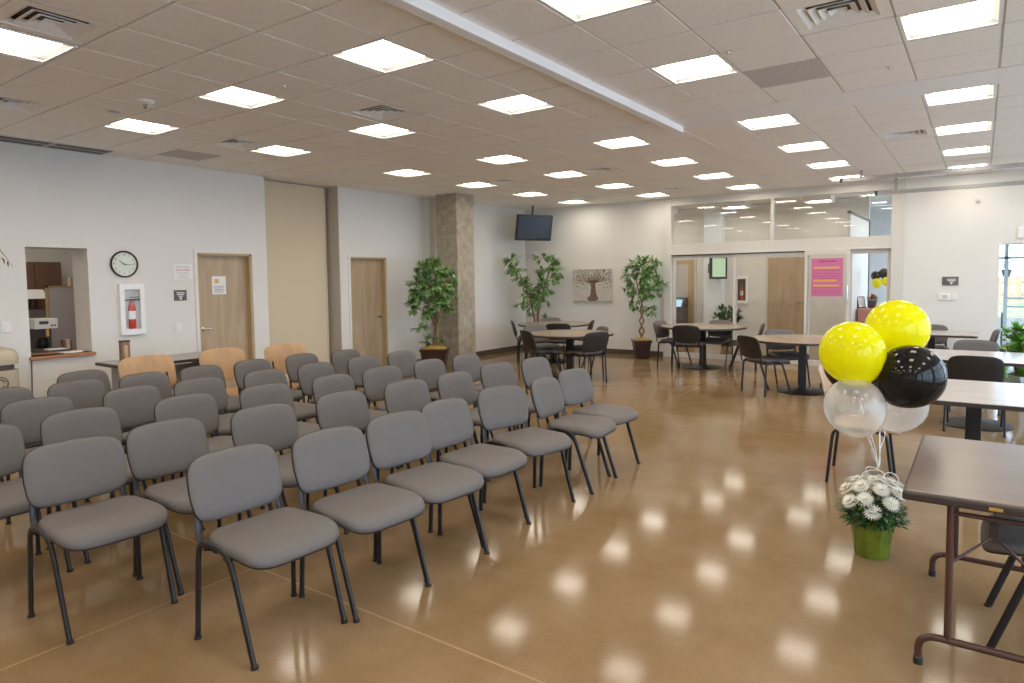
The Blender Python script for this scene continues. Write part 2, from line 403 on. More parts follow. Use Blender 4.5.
# doors in the door wall
def wood_door(name, y0, y1, hand):
    r = sroot(name, (LX, y0, 0)); w = y1 - y0
    MB().box(-.145, -.10, .03, w - .03, .01, 2.0).build('slab', M_door, r)
    j = MB(); j.box(-.19, -.005, 0, .03, 0, 2.03); j.box(-.19, -.005, w - .03, w, 0, 2.03); j.box(-.19, -.005, 0, w, 2.0, 2.03); j.build('jamb', M_jamb, r)
    c = MB(); c.box(.0, .012, -.05, -.001, 0, 2.03); c.box(.0, .012, w + .001, w + .05, 0, 2.03); c.box(.0, .012, -.05, w + .05, 2.0305, 2.08); c.build('casing', M_wall, r)
    yh = .09 if hand < 0 else w - .09; s = 1 if hand < 0 else -1
    h = MB(); h.lathe([(.028, 0), (.028, .012), (.012, .02), (.012, .05)], 16, (-.10, yh, .97), Matrix.Rotation(PI / 2, 3, 'Y')); h.tube([(-.052, yh, .97), (-.05, yh + s * .06, .97), (-.055, yh + s * .12, .968)], .010, 8)
    h.build('door_handle', M_chrome, r, smooth=True)
    return r
d1 = wood_door('door_1', .20, 1.03, -1); d2 = wood_door('door_2', 2.90, 3.735, 1)
t = thing('door_notice', 'white sheet taped to the wood door beside the wall clock side', 'notice', (LX - .098, .56, 1.58))
t['label'] = 'white paper notice taped to the grey-brown wood door'
MB().box(0, .003, -.10, .11, -.13, .13).build('sheet', M_paper, t)
MB().box(.003, .005, -.06, .0, .03, .09).build('emblem', M_yelline, t)
pl = MB()
for k in range(5): pl.box(.003, .0042, -.07, .08 - .02 * (k % 2), -.02 - .02 * k, -.014 - .02 * k)
pl.build('print', M_sign, t)

# ------------------------------------------------------------------ ceiling lights
def make_light():
    t = thing('ceiling_light', '', 'ceiling light'); a = U / 2 - .004
    f = MB(); i = a - .022
    for (x0, x1, y0, y1) in ((-a, a, -a, -i), (-a, a, i, a), (-a, -i, -i, i), (i, a, -i, i)): f.box(x0, x1, y0, y1, -.006, .006)
    f.build('frame', M_white, t)
    h = MB(); z = .020; k = i - .034
    for s in ((1, 0), (0, 1), (-1, 0), (0, -1)):
        sx, sy = s; px, py = -sy, sx
        h.quad((sx * i + px * i, sy * i + py * i, 0), (sx * i - px * i, sy * i - py * i, 0), (sx * k - px * k, sy * k - py * k, z), (sx * k + px * k, sy * k + py * k, z))
    h.build('reflector', M_white, t)
    h = MB(); h.box(-a, a, -a, a, .10, .12)
    for (x0, x1, y0, y1) in ((-a, a, -a, -a + .01), (-a, a, a - .01, a), (-a, -a + .01, -a, a), (a - .01, a, -a, a)): h.box(x0, x1, y0, y1, .0061, .10)
    h.build('housing', M_white, t)
    MB().quad((-k, -k, z), (-k, k, z), (k, k, z), (k, -k, z)).build('diffuser', M_emit, t)
    return t
light0 = make_light(); used = [False]
rowname = {'E': 'nearest the wood-door wall', 'D': 'second from the wood-door wall', 'C': 'beside the ceiling beam, wood-door side', 'B': 'just past the ceiling beam',
           'A': 'over the rectangular tables', 'X': 'by the outer windows'}
ords = ['first', 'second', 'third', 'fourth', 'fifth', 'sixth', 'seventh', 'eighth', 'ninth']
for (k, i), q in lights.items():
    cx, cy = (q[0] + q[1]) / 2 * U, (q[2] + q[3]) / 2 * U
    lab = 'square ceiling light, %s from the glass end, line %s' % (ords[i], rowname[k])
    if not used[0]: used[0] = True; light0.location = (cx, cy, HC); light0['label'] = lab; light0['group'] = 'recessed ceiling lights'
    else: dup(light0, (cx, cy, HC), 0, lab, 'recessed ceiling lights')
for n, (x, y, lab) in enumerate([(-2.6 + 1.75 * i, 9.1 + 1.5 * j, 'added lobby ceiling light behind the glass, %s from the kiosk side, %s line' % (ords[i], ('front', 'back')[j])) for j in range(2) for i in range(4)] +
                                [(2.75, 12.4, 'added ceiling light behind the glass, in the far blue-lit end'), (-6.5, -1.1, 'added ceiling light inside the kitchen, above the divider panel'), (-7.0, -2.3, 'added ceiling light inside the kitchen, away from the divider panel')]):
    dup(light0, (x, y, HC - (.02 if n < 9 else .3)), 0, lab, 'added lights of the side rooms')  # added lamps that brighten lobby and kitchen, no fixtures seen there
struct(MB().box(-3.4, 5.2, FY + .18, 14.6, HC + .125, HC + .2).build('ceiling_lobby', M_tile))

# vents
def make_vent():
    t = thing('ceiling_vent', '', 'ceiling vent'); a = U / 2 - .006
    f = MB(); i = .20
    for (x0, x1, y0, y1) in ((-a, a, -a, -i), (-a, a, i, a), (-a, -i, -i, i), (i, a, -i, i)): f.box(x0, x1, y0, y1, -.002, .008)
    f.build('face_plate', M_tile, t)
    MB().box(-a, a, -a, a, .045, .05).build('duct', M_base, t)
    for k, (o, n) in enumerate(((.20, .162), (.150, .112), (.100, .062), (.050, .012))):
        l = MB()
        for (sx, sy) in ((1, 0), (0, 1), (-1, 0), (0, -1)):
            px, py = -sy, sx; th = .004
            A = [(sx * o + px * o, sy * o + py * o, .0), (sx * o - px * o, sy * o - py * o, .0), (sx * n - px * n, sy * n - py * n, .020), (sx * n + px * n, sy * n + py * n, .020)]
            l.hexa([(x, y, z) for x, y, z in A], [(x, y, z + th) for x, y, z in A])
        l.build('louver', M_strip, t)
    return t
v0 = make_vent()
vl = ['louvred ceiling vent beside the bright light in the top corner near the hatch', 'louvred ceiling vent close to the wall above the serving hatch', 'louvred ceiling vent touching a light above the first wood door',
      'louvred ceiling vent above the grey chairs, mid-ceiling, pointing at the pillar', 'louvred ceiling vent beyond the beam end over the open floor', 'louvred ceiling vent between two lights near the concrete pillar',
      'louvred ceiling vent above the tree picture', 'louvred ceiling vent near the top corner of the glass partition', 'large louvred ceiling vent over the folding table side, near the camera', 'louvred ceiling vent beside the column of lights over the rectangular tables']
for i, q in enumerate(vent_at):
    cx, cy = (q[0] + q[1]) / 2 * U, (q[2] + q[3]) / 2 * U
    if i == 0: v0.location = (cx, cy, HC); v0['label'] = vl[0]; v0['group'] = 'ceiling vents'
    else: dup(v0, (cx, cy, HC), 0, vl[i], 'ceiling vents')
SLX = .20
for i, (y0, y1, lab) in enumerate(((-3.1, -1.60, 'dark slot air diffuser in the ceiling edge above the hatch, at picture border'), (-1.56, -.98, 'dark slot air diffuser in the ceiling edge above the wall clock'))):
    t = thing('slot_diffuser', lab, 'air diffuser', (LX + SLX, (y0 + y1) / 2, HC - .006), 0, 'slot diffusers'); L = (y1 - y0) / 2
    MB().box(-.17, -.005, -L, L, -.006, -.002).box(.005, .17, -L, L, -.006, -.002).build('slot', M_edge, t)
    f = MB(); f.box(-.18, -.17, -L, L, -.01, 0); f.box(.17, .18, -L, L, -.01, 0); f.box(-.005, .005, -L, L, -.01, 0); f.box(-.18, .18, -L - .01, -L, -.01, 0); f.box(-.18, .18, L, L + .01, -.01, 0)
    f.build('slot_frame', M_tiled, t)
t = thing('smoke_detector', 'round white smoke detector with chrome centre near the ceiling light above the hatch', 'smoke detector', (-2.18, -1.82, HC))
MB().lathe([(.075, 0), (.075, -.012), (.055, -.03), (.03, -.036)], 24).build('body', M_white, t, smooth=True); MB().lathe([(.02, -.034), (.02, -.06), (.006, -.075), (0, -.075)], 16).build('sensor', M_chrome, t, smooth=True)
t = thing('ceiling_speaker', 'small round white grille in the ceiling next to the smoke detector', 'ceiling speaker', (-2.74, -1.83, HC))
MB().lathe([(.065, 0), (.065, -.008), (.05, -.012)], 24).build('rim', M_white, t, smooth=True); MB().lathe([(.05, -.009), (.05, -.013), (0, -.013)], 24).build('grille', M_tiled, t)
for i, (x, y, lab) in enumerate(((-.86, -1.37, 'tiny sprinkler head in the ceiling between the lights above the grey chairs'), (2.27, .01, 'tiny dark sprinkler head by the grey ceiling tile'), (.95, 6.1, 'chrome sprinkler head near the top of the glass partition'),
                                 (3.15, 1.1, 'tiny sprinkler head under the light line over the tables'))):
    t = thing('sprinkler', lab, 'sprinkler', (x, y, HC), 0, 'ceiling sprinklers')
    MB().lathe([(.026, 0), (.024, -.005), (.010, -.006), (.008, -.014), (.013, -.016), (.012, -.019), (0, -.019)], 14).build('head', M_chrome, t, smooth=True)

# ------------------------------------------------------------------ chairs
def make_chair():
    t = thing('stacking_chair', '', 'chair')
    out = superell(.230, .248, 52, .44)
    def seat(p, q, h):
        z = .446 + h - max(0, p - .08) ** 2 * 1.0 + (q / .24) ** 2 * .012 * (1 if p < .1 else max(0, 1 - (p - .1) / .12)) + max(0, -p - .1) * .10
        return (.032 + p, q * (1 - .06 * (p < 0) * min(1, -p / .2)), z)
    pad(out, [(0, .044), (.55, .043), (.82, .040), (.93, .033), (.985, .020), (1.0, .004), (.985, -.008), (.9, -.012), (0, -.012)], seat).build('seat', M_fabric, t, smooth=True)
    s = t.children
    pad(out, [(0, -.011), (.90, -.011), (.985, -.009), (.98, -.016), (.90, -.024), (.5, -.028), (0, -.028)], seat).build('seat_pan', M_blackp, t, smooth=True)
    bo = superell(.235, 1.0, 60, .36)
    def back(p, q, h):
        v = (q + 1) / 2; w = p * (.965 + .035 * math.sin(v * PI)); z = .50 + .31 * v - .012 * (p / .235) ** 2 * (v > .5) + .012 * (p / .235) ** 2 * (v < .5) 
        return (-.225 - .08 * v - .030 * (1 - (p / .235) ** 2) + h, w, z)
    bk = pad(bo, [(0, .020), (.6, .020), (.86, .018), (.955, .010), (.99, .002), (.985, -.004), (.95, -.006), (0, -.006)], back).build('backrest', M_fabric, t, smooth=True)
    sh = pad(bo, [(0, -.006), (.95, -.006), (.995, -.002), (1.005, -.009), (.985, -.018), (.92, -.022), (.5, -.024), (0, -.024)], back).build('back_shell', M_blackp, bk, smooth=True)
    g = MB(); 
    for (a, c, z0, z1) in ((-.06, .06, .715, .718), (-.06, .06, .742, .745), (-.06, -.057, .715, .745), (.057, .06, .715, .745)): g.box(-.312, -.306, a, c, z0, z1)
    g.build('grip_slot', M_base, sh)
    for sd in (-1, 1):
        y = .244 * sd; yb = .252 * sd
        rear = bez([((-.208, yb, 0), 0), ((-.188, y, .405), .05), ((-.165, y, .452), .06), ((-.055, y, .464), 0)], 5)
        front = bez([((-.055, y, .464), 0), ((.048, y, .455), .06), ((.085, y * .985, .40), .06), ((.222, y * .955, 0), 0)], 5)
        for nm, pth in (('rear', rear), ('front', front)):
            lg = MB().tube(pth, .0155, 12, r2=.0108, flat=(0, 1, 0)).build('leg', M_black, t, smooth=True)
            f = pth[0] if nm == 'rear' else pth[-1]
            MB().lathe([(.0160, 0), (.0165, .012), (.013, .014)], 12, (f.x, f.y, 0)).build('foot_cap', M_blackp, lg, smooth=True)
        MB().tube(bez([((-.07, .215 * sd, .425), 0), ((-.238, .212 * sd, .432), .05), ((-.272, .200 * sd, .62), 0)], 5), .006, 8, r2=.016, flat=(0, 1, 0)).build('back_support', M_black, t, smooth=True)
    for x, z in ((-.12, .425), (.045, .42)): MB().tube([(x, -.25, z + .012), (x, -.2, z), (x, .2, z), (x, .25, z + .012)], .009, 8).build('cross_bar', M_black, t, smooth=True)
    return t
chair0 = make_chair(); cused = [False]
def chair(x, y, deg, label, group):
    if not cused[0]:
        cused[0] = True; chair0.location = (x, y, 0); chair0.rotation_euler = (0, 0, math.radians(deg)); chair0['label'] = label; chair0['group'] = group; return chair0
    return dup(chair0, (x, y, 0), math.radians(deg), label, group)

ROWS = [
 ('front row by the open floor', 'front row of grey chairs', [(1.096, -2.957, -2), (1.165, -2.445, -4.4), (1.165, -1.938, -6.1), (1.121, -1.422, -2), (1.11, -.833, -13), (1.174, -.217, 4), (1.114, .30, -6)]),
 ('second row', 'second row of grey chairs', [(.221, -3.31, -2), (.166, -2.789, 1), (.239, -2.208, -1.7), (.259, -1.565, .9), (.281, -.945, -3.9), (.328, -.369, 1), (.245, .321, -6), (.342, .863, -3.8)]),
 ('third row', 'third row of grey chairs', [(-.62, -3.47, 3), (-.684, -2.897, 3), (-.615, -2.242, 2.9), (-.541, -1.644, 1.3), (-.508, -.997, 3.7), (-.527, -.442, -3.6), (-.519, .234, 1.8), (-.483, .776, 1)]),
 ('fourth row', 'fourth row of grey chairs', [(-1.42, -2.87, 5), (-1.375, -2.232, 8), (-1.337, -1.724, 4), (-1.316, -1.104, 5), (-1.33, -.525, 4), (-1.331, .091, 2), (-1.341, .67, 2)]),
 ('fifth row', 'fifth row of grey chairs', [(-2.2, -2.83, 9), (-2.166, -2.315, 7), (-2.12, -1.79, 6), (-2.145, -1.234, 6), (-2.148, -.679, 6), (-2.149, -.067, 5), (-2.04, .47, 5)]),
]
for rn, grp, lst in ROWS:
    for i, (x, y, a) in enumerate(lst):
        where = 'the near end' if i < len(lst) - 1 else None
        lab = 'grey padded chair, %s from the near end of the %s' % (ords[i], rn)
        if i == len(lst) - 1: lab = 'grey padded chair at the far end of the %s' % rn
        chair(x, y, a, lab, grp)
chair(-2.79, -2.014, 8, 'grey padded chair behind the five rows, beside the first tan wooden chair', 'grey chair behind the rows')

# tan wooden chairs
def make_wood_chair():
    t = thing('wooden_chair', '', 'chair')
    bo = superell(.290, 1.0, 48, .36)
    def back(p, q, h):
        v = (q + 1) / 2
        return (-.215 - .085 * v - .03 * (1 - (p / .290) ** 2) + h, p * (.96 + .04 * v), .535 + .355 * v - .02 * (p / .290) ** 2 * (v > .5))
    pad(bo, [(0, .007), (.6, .007), (.97, .006), (1.0, .0), (.97, -.006), (.6, -.007), (0, -.007)], back).build('backrest', M_ply, t, smooth=True)
    so = superell(.235, .265, 40, .48)
    def seat(p, q, h): return (.02 + p, q, .440 + h - max(0, p - .08) ** 2 * 1.6 + (q / .265) ** 2 * .008)
    pad(so, [(0, .008), (.6, .008), (.97, .007), (1.0, 0), (.97, -.007), (.6, -.008), (0, -.008)], seat).build('seat', M_ply, t, smooth=True)
    for sd in (-1, 1):
        y = .262 * sd
        MB().tube(bez([((-.24, y, 0), 0), ((-.20, y, .43), .06), ((-.06, y, .43), 0)], 5), .012, 10).build('leg', M_black, t, smooth=True)
        MB().tube(bez([((-.06, y, .43), 0), ((.16, y, .43), .06), ((.21, y, 0), 0)], 5), .012, 10).build('leg', M_black, t, smooth=True)
        MB().tube(bez([((-.10, .20 * sd, .43), 0), ((-.20, .20 * sd, .44), .06), ((-.262, .19 * sd, .70), 0)], 5), .010, 8).build('back_support', M_black, t, smooth=True)
    for x in (-.13, .11): MB().tube([(x, -.262, .425), (x, .262, .425)], .009, 8).build('cross_bar', M_black, t, smooth=True)
    return t
wc = make_wood_chair(); G_w = 'tan wooden chairs'
wc.location = (-2.87, -1.42, 0); wc.rotation_euler = (0, 0, math.radians(4)); wc['label'] = 'tan bent-wood chair in front of the grey wall table, behind the grey rows'; wc['group'] = G_w
dup(wc, (-2.83, -.62, 0), math.radians(4), 'tan bent-wood chair in front of the wood door with a notice', G_w)
dup(wc, (-2.66, .05, 0), math.radians(0), 'tan bent-wood chair in front of the tan acoustic panel', G_w)
dup(wc, (3.03, 1.10, 0), math.radians(4), 'tan bent-wood chair standing alone behind the balloons', G_w)

# ------------------------------------------------------------------ pedestal tables
def pedestal(name, label, loc, shape, r, rz=0, grp=None, hw=None):
    t = thing(name, label, 'table', loc, rz, grp)
    if shape == 'round':
        poly = [(r * math.cos(2 * PI * k / 64), r * math.sin(2 * PI * k / 64)) for k in range(64)]; lam = M_laminate
    else:
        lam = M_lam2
        a, b_ = hw; c = .02; poly = [(-a + c, -b_), (a - c, -b_), (a, -b_ + c), (a, b_ - c), (a - c, b_), (-a + c, b_), (-a, b_ - c), (-a, -b_ + c)]
    MB().prism([(x * .996, y * .996) for x, y in poly], .736, .742).prism(poly, .71, .738).build('table_top', lam, t)
    MB().prism([(x * 1.004, y * 1.004) for x, y in poly], .708, .737).build('edge_band', M_edge, t)
    MB().box(-.05, .05, -.05, .05, .02, .69).build('post', M_black, t, bevel=.006)
    s = MB(); s.box(-.30, .30, -.03, .03, .685, .709); s.box(-.03, .03, -.30, .30, .685, .709); s.build('spider', M_black, t)
    MB().lathe([(.33, 0), (.335, .008), (.30, .022), (.08, .04), (.06, .05), (0, .05)], 48).build('base_disc', M_black, t, smooth=True)
    return t
G_r = 'round pedestal tables'; G_s = 'square pedestal tables'
pedestal('round_table', 'round laminate table with dark chairs in front of the tree picture', (-1.65, 4.47, 0), 'round', .70, .1, G_r)
pedestal('round_table', 'round laminate table deepest in the corner under the hanging television', (-3.05, 6.25, 0), 'round', .70, .3, G_r)
pedestal('round_table', 'round laminate table right before the sliding glass doors with the kiosk behind', (-.28, 6.82, 0), 'round', .74, .1, G_r)
pedestal('round_table', 'round laminate table in front of the pink poster, partly behind the yellow balloons', (1.75, 5.07, 0), 'round', .72, .2, G_r)
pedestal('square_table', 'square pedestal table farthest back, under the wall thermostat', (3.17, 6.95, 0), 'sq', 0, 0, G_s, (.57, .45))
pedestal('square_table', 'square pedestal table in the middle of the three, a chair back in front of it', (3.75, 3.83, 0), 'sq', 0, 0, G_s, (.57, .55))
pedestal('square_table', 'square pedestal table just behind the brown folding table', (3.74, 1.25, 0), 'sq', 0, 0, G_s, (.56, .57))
for c in [o for o in bpy.data.objects if o.name.startswith('chair_tmp')]: pass

def at_back(bx, by, deg):       # chair whose back top stands at (bx, by)
    a = math.radians(deg); return (bx + .305 * math.cos(a), by + .305 * math.sin(a), deg)
TC = [
 (at_back(-2.115, 3.90, 58), 'dark-backed chair turned toward the tree-picture table, on the pillar side', 1),
 (at_back(-3.75, 5.85, 38), 'chair seen edge-on beside the corner table, nearest the pillar', 2),
 (at_back(-3.50, 6.85, -45), 'grey chair facing out behind the corner table, under the corner ficus', 2),
 (at_back(-2.64, 4.95, -30), 'grey chair facing out between the corner table and tree-picture table', 1),
 (at_back(-2.50, 5.50, 122), 'dark chair back between the two round tables, facing the corner', 2),
 (at_back(-2.38, 6.55, 200), 'grey-brown chair at the corner table, below the tree picture', 2),
 (at_back(-1.40, 5.12, 232), 'grey-brown chair at the far side of the tree-picture table, by the potted ficus', 1),
 (at_back(-.98, 4.14, 155), 'dark chair back in front of the tree-picture table, toward the open floor', 1),
 (at_back(-1.08, 6.79, -8), 'blue-grey chair beside the ficus pot at the glass-door table', 3),
 (at_back(-.29, 6.00, 97), 'dark chair back standing before the glass-door table', 3),
 (at_back(-.18, 7.50, -88), 'grey chair facing out behind the glass-door table', 3),
 (at_back(.70, 6.99, 196), 'chair seen edge-on at the glass-door table, in front of the lobby wood door', 3),
 (at_back(1.17, 4.44, 52), 'dark chair back at the table by the pink poster, toward the camera', 4),
 (at_back(1.29, 5.72, -55), 'grey chair facing out at the table by the pink poster, before the lobby door', 4),
 (at_back(2.45, 5.75, 215), 'chair half hidden by the yellow balloon at the table by the pink poster', 4),
 (at_back(3.12, 7.74, -90), 'grey chair facing out behind the farthest square table', 5),
 (at_back(3.95, 6.95, 185), 'blue-grey chair seen edge-on by the opening to outdoors', 5),
 (at_back(3.73, 5.04, -90), 'grey chair facing out between the two farther square tables', 6),
 (at_back(3.735, 3.20, 90), 'black chair back with grip slot in front of the middle square table', 6),
 ((4.05, -1.10, 180), 'grey chair tucked under the brown folding table', 7),
]
GN = {1: 'chairs around the tree-picture table', 2: 'chairs around the corner table', 3: 'chairs around the glass-door table', 4: 'chairs around the pink-poster table', 5: 'chairs at the farthest square table', 6: 'chairs at the middle square table', 7: 'chairs at the folding table'}
for (x, y, a), lab, g in TC: chair(x, y, a, lab, GN[g])

# ------------------------------------------------------------------ brown folding table
t = thing('folding_table', 'brown folding table with tubular legs beside the potted white flowers', 'table', (3.83, -1.09, 0))
MB().box(-.305, .305, -.575, .555, .722, .742).build('table_top', M_foldtop, t, bevel=.012)
MB().box(-.312, .312, -.582, .562, .700, .736).build('edge_band', M_edge, t, bevel=.010)
for yy in (-.52, .46):
    lg = MB().tube(bez([((-.245, yy, 0), 0), ((-.245, yy, .128), .07), ((.245, yy, .128), .07), ((.245, yy, 0), 0)], 8), .0145, 12)
    lf = lg.build('leg_frame', M_brownm, t, smooth=True)
    for x in (-.145, .145): MB().tube([(x, yy, .128), (x, yy, .70)], .0135, 12).build('upright', M_brownm, lf, smooth=True)
    MB().tube([(-.145, yy, .66), (.145, yy, .66)], .010, 10).build('cross_bar', M_brownm, lf, smooth=True)
    for x in (-.245, .245): MB().lathe([(.018, 0), (.018, .03), (.014, .034)], 12, (x, yy, 0)).build('foot_cap', M_blackp, lf, smooth=True)
    s = 1 if yy < 0 else -1
    br = MB().tube([(-.145, yy, .45), (.0, yy + s * .09, .565), (.145, yy, .45)], .006, 8).build('brace', M_brownm, t, smooth=True)
    MB().box(-.018, .018, yy + s * .09 - .012, yy + s * .09 + .012, .555, .615).build('brace_hub', M_edge, br, bevel=.004)
    MB().tube([(0, yy + s * .09, .61), (0, yy + s * .09, .70)], .004, 8).build('brace_link', M_brownm, br)
MB().box(-.022, .022, -.586, -.58, .712, .724).build('brass_plate', mat('brass', (.6, .38, .10), .4, metal=.6), t)

# grey wall table at the hatch and the brown dispenser on it
t = thing('wall_table', 'grey laminate table behind the tan wooden chairs, under the fire extinguisher', 'table', (-4.07, -.80, 0))
MB().box(-.33, .33, -.60, .62, .715, .74).build('table_top', M_greytop, t, bevel=.005); MB().box(-.335, .335, -.605, .625, .70, .735).build('edge_band', M_edge, t, bevel=.003)
for y in (-.46, .48): MB().box(-.26, .26, y - .012, y + .012, .02, .70).build('side_panel', M_greytop, t, bevel=.004)
MB().box(-.02, .0, -.45, .47, .35, .65).build('modesty_panel', M_greytop, t)
t = thing('paper_dispenser', 'tall narrow brown dispenser standing on the grey wall table', 'dispenser', (-4.10, -1.22, .74))
MB().box(-.035, .035, -.045, .045, 0, .235).build('body', wood('dispenser_brown', (.20, .10, .06), (.28, .15, .09), .4, (8, 8, 3)), t, bevel=.004)
MB().box(-.037, .037, -.047, .047, .225, .245).build('cap', M_edge, t, bevel=.003); MB().box(.035, .038, -.018, .018, .03, .19).build('front_panel', M_jamb, t)

# ------------------------------------------------------------------ wall things near the hatch
t = thing('wall_clock', 'round black-rimmed wall clock beside the serving hatch', 'clock', (LX, -.755, 1.865))
RY = Matrix.Rotation(PI / 2, 3, 'Y')
MB().lathe([(.150, 0), (.165, .005), (.168, .022), (.158, .034), (.148, .030), (.148, .012)], 48, (0, 0, 0), RY, False).build('rim', M_edge, t, smooth=True)
fc = MB().lathe([(.150, .008), (.150, .012), (0, .012)], 48, (0, 0, 0), RY).build('face', M_clockf, t)
for k in range(12):
    a = k * PI / 6 + PI / 6
    cu = bpy.data.curves.new('numeral', 'FONT'); cu.body = str(k + 1); cu.size = .036; cu.align_x = 'CENTER'; cu.align_y = 'CENTER'; cu.materials.append(M_ink)
    o0 = bpy.data.objects.new('numeral_text', cu); COL.objects.link(o0); bpy.context.view_layer.update()
    me_ = bpy.data.meshes.new_from_object(o0.evaluated_get(bpy.context.evaluated_depsgraph_get())); bpy.data.objects.remove(o0)
    o = bpy.data.objects.new('numeral', me_); COL.objects.link(o); o.parent = fc; o.location = (.0135, math.sin(a) * .118, math.cos(a) * .118); o.rotation_euler = (PI / 2, 0, PI / 2)
def hand(a, L, w):
    m = MB(); d = Vector((0, math.sin(a), math.cos(a))); p = Vector((0, math.cos(a), -math.sin(a)))
    lo = [d * -.02 - p * w, d * -.02 + p * w, d * L + p * w * .4, d * L - p * w * .4]
    m.hexa([v + Vector((.016, 0, 0)) for v in lo], [v + Vector((.018, 0, 0)) for v in lo]); return m
hand(math.radians(307), .075, .006).build('hour_hand', M_ink, t); hand(math.radians(95), .11, .0045).build('minute_hand', M_ink, t)
t = thing('extinguisher_cabinet', 'white wall cabinet with a window showing a red extinguisher, by the clock', 'fire cabinet', (LX, -.69, 1.295))
f = MB()
for (y0, y1, z0, z1) in ((-.15, -.095, -.32, .32), (.095, .15, -.32, .32), (-.095, .095, -.32, -.25), (-.095, .095, .25, .32)): f.box(0, .05, y0, y1, z0, z1)
f.build('door_frame', M_white, t, bevel=.004); MB().box(-.001, .004, -.095, .095, -.25, .25).build('backing', M_fridge, t); MB().box(.040, .043, -.095, .095, -.25, .25).build('glass', M_glasst, t)
MB().lathe([(0, 0), (.045, 0), (.05, .01), (.05, .25), (.035, .29), (.018, .31), (.018, .34), (0, .34)], 24).build('tmp', M_red)
def extinguisher(loc, label):
    e = thing('fire_extinguisher', label, 'fire extinguisher', loc); 
    MB().lathe([(0, 0), (.017, 0), (.019, .005), (.019, .17), (.016, .20), (.009, .215), (.008, .235), (0, .235)], 24).build('cylinder', M_red, e, smooth=True)
    MB().box(-.008, .012, -.012, .045, .235, .25).box(-.006, .006, -.01, .05, .262, .268).build('handle', M_ink, e); MB().tube(bez([((0, -.012, .242), 0), ((0, -.06, .24), .03), ((0, -.055, .10), 0)], 5), .005, 8).build('hose', M_ink, e, smooth=True)
    MB().lathe([(.0195, .08), (.0195, .15)], 24).build('label_band', M_paper, e, smooth=True); return e
bpy.data.objects.remove(bpy.data.objects['tmp'])
e = extinguisher((LX + .021, -.69, 1.05), 'red fire extinguisher inside the white cabinet near the clock'); e.scale = (.9, 2.3, 1.5)
t = thing('wall_notice', 'white paper notice with a red line, on the wall before the wood door', 'notice', (LX + .001, -.005, 1.77))
MB().box(0, .003, -.13, .13, -.10, .10).build('sheet', M_paper, t)
pr = MB()
for k, (z, a) in enumerate(((.075, .09), (.055, .10), (-.005, .08), (-.03, .1), (-.055, .06), (-.08, .085))): pr.box(.003, .0036, -a, a, z - .005, z + .004)
pr.build('print', M_fridge, t); MB().box(.003, .0038, -.10, -.02, .018, .03).box(.003, .0038, -.01, .10, .018, .03).build('red_print', M_redink, t)
t = thing('room_sign', 'small dark sign plate below the paper notice beside the wood door', 'sign', (LX, -.055, 1.455))
MB().box(0, .012, -.085, .085, -.07, .07).build('plate', M_sign, t, bevel=.003)
g = MB()
for z, a in ((.035, .055), (.012, .05), (-.012, .03)): g.box(.012, .0135, -a, a, z - .006, z + .005)
g.lathe([(.016, .0), (.016, .002), (0, .002)], 16, (.0115, 0, -.042), RY); g.build('lettering', M_paper, t)
for nm, y, z, lab in (('light_switch', -2.02, 1.155, 'beige double light switch on the wall beside the hatch'), ('wall_outlet', -.10, 1.02, 'small white cover plate below the dark sign')):
    t = thing(nm, lab, 'switch', (LX, y, z)); MB().box(0, .008, -.045, .045, -.06, .06).build('plate', M_whitep, t, bevel=.003); MB().box(.008, .014, -.02, .02, -.035, -.004).box(.008, .014, -.02, .02, .004, .035).build('rocker', M_paper, t, bevel=.002)
t = thing('hanging_cable', 'thin black cord hanging down the wall below the serving hatch', 'cord', (LX + .012, -1.80, .79))
MB().tube([(0, 0, .0), (.004, -.006, -.2), (.002, -.014, -.45), (.004, -.02, -.69), (.02, -.03, -.785)], .006, 8).build('cable_run', M_ink, t, smooth=True)

# serving hatch and kitchen
struct(MB().box(LX - .42, LX + .06, -1.82, -1.145, .765, .80).build('trim_5', M_sill, bevel=.005))
K = MB(); K.box(-8.3, -8.1, -3.2, 1.6, 0, HC); K.box(-8.3, LX - .2, -3.3, -3.1, 0, HC); K.box(-8.3, LX - .36, .98, 1.08, 0, HC); K.box(LX - .43, LX - .2, -1.165, -1.0, 0, 2.3); K.box(LX - .43, LX - .2, -2.1, -1.80, 0, 2.3); K.box(LX - .43, LX - .2, -1.80, -1.165, 2.05, 2.3); K.box(LX - .43, LX - .2, -1.80, -1.165, 0, .765)
struct(K.build('wall_kitchen', M_wall))
struct(MB().box(-8.3, LX - .2, -3.3, 1.0, HC - .17, HC - .05).build('ceiling_kitchen', M_wall))
t = thing('wall_cabinet', 'dark brown two-door wall cabinet in the kitchen behind the hatch', 'cabinet', (-8.1, -.95, 1.25))
MB().box(.0, .32, -.65, .52, 0, .71).build('body', M_walnut, t)
for y0, y1 in ((-.64, -.20), (-.19, .16), (.17, .51)):
    d = MB().box(.32, .34, y0, y1, .01, .70).build('door', M_walnut, t, bevel=.003); MB().tube([(.345, y1 - .05, .05), (.36, y1 - .05, .07), (.36, y1 - .05, .13), (.345, y1 - .05, .15)], .005, 8).build('handle', M_chrome, d, smooth=True)
t = thing('range_hood', 'white range hood under the brown kitchen cabinet', 'range hood', (-7.75, -1.0, 1.42))
MB().hexa([(.02, -.42, 0), (.42, -.42, 0), (.42, .22, 0), (.02, .22, 0)], [(.02, -.42, .13), (.30, -.40, .13), (.30, .20, .13), (.02, .22, .13)]).build('hood', M_white, t, bevel=.004); MB().box(.05, .38, -.38, .18, -.006, 0).build('filter', M_fridge, t)
t = thing('divider_panel', 'tall grey divider panel standing in the kitchen behind the hatch', 'divider', (-6.66, -.62, 0))
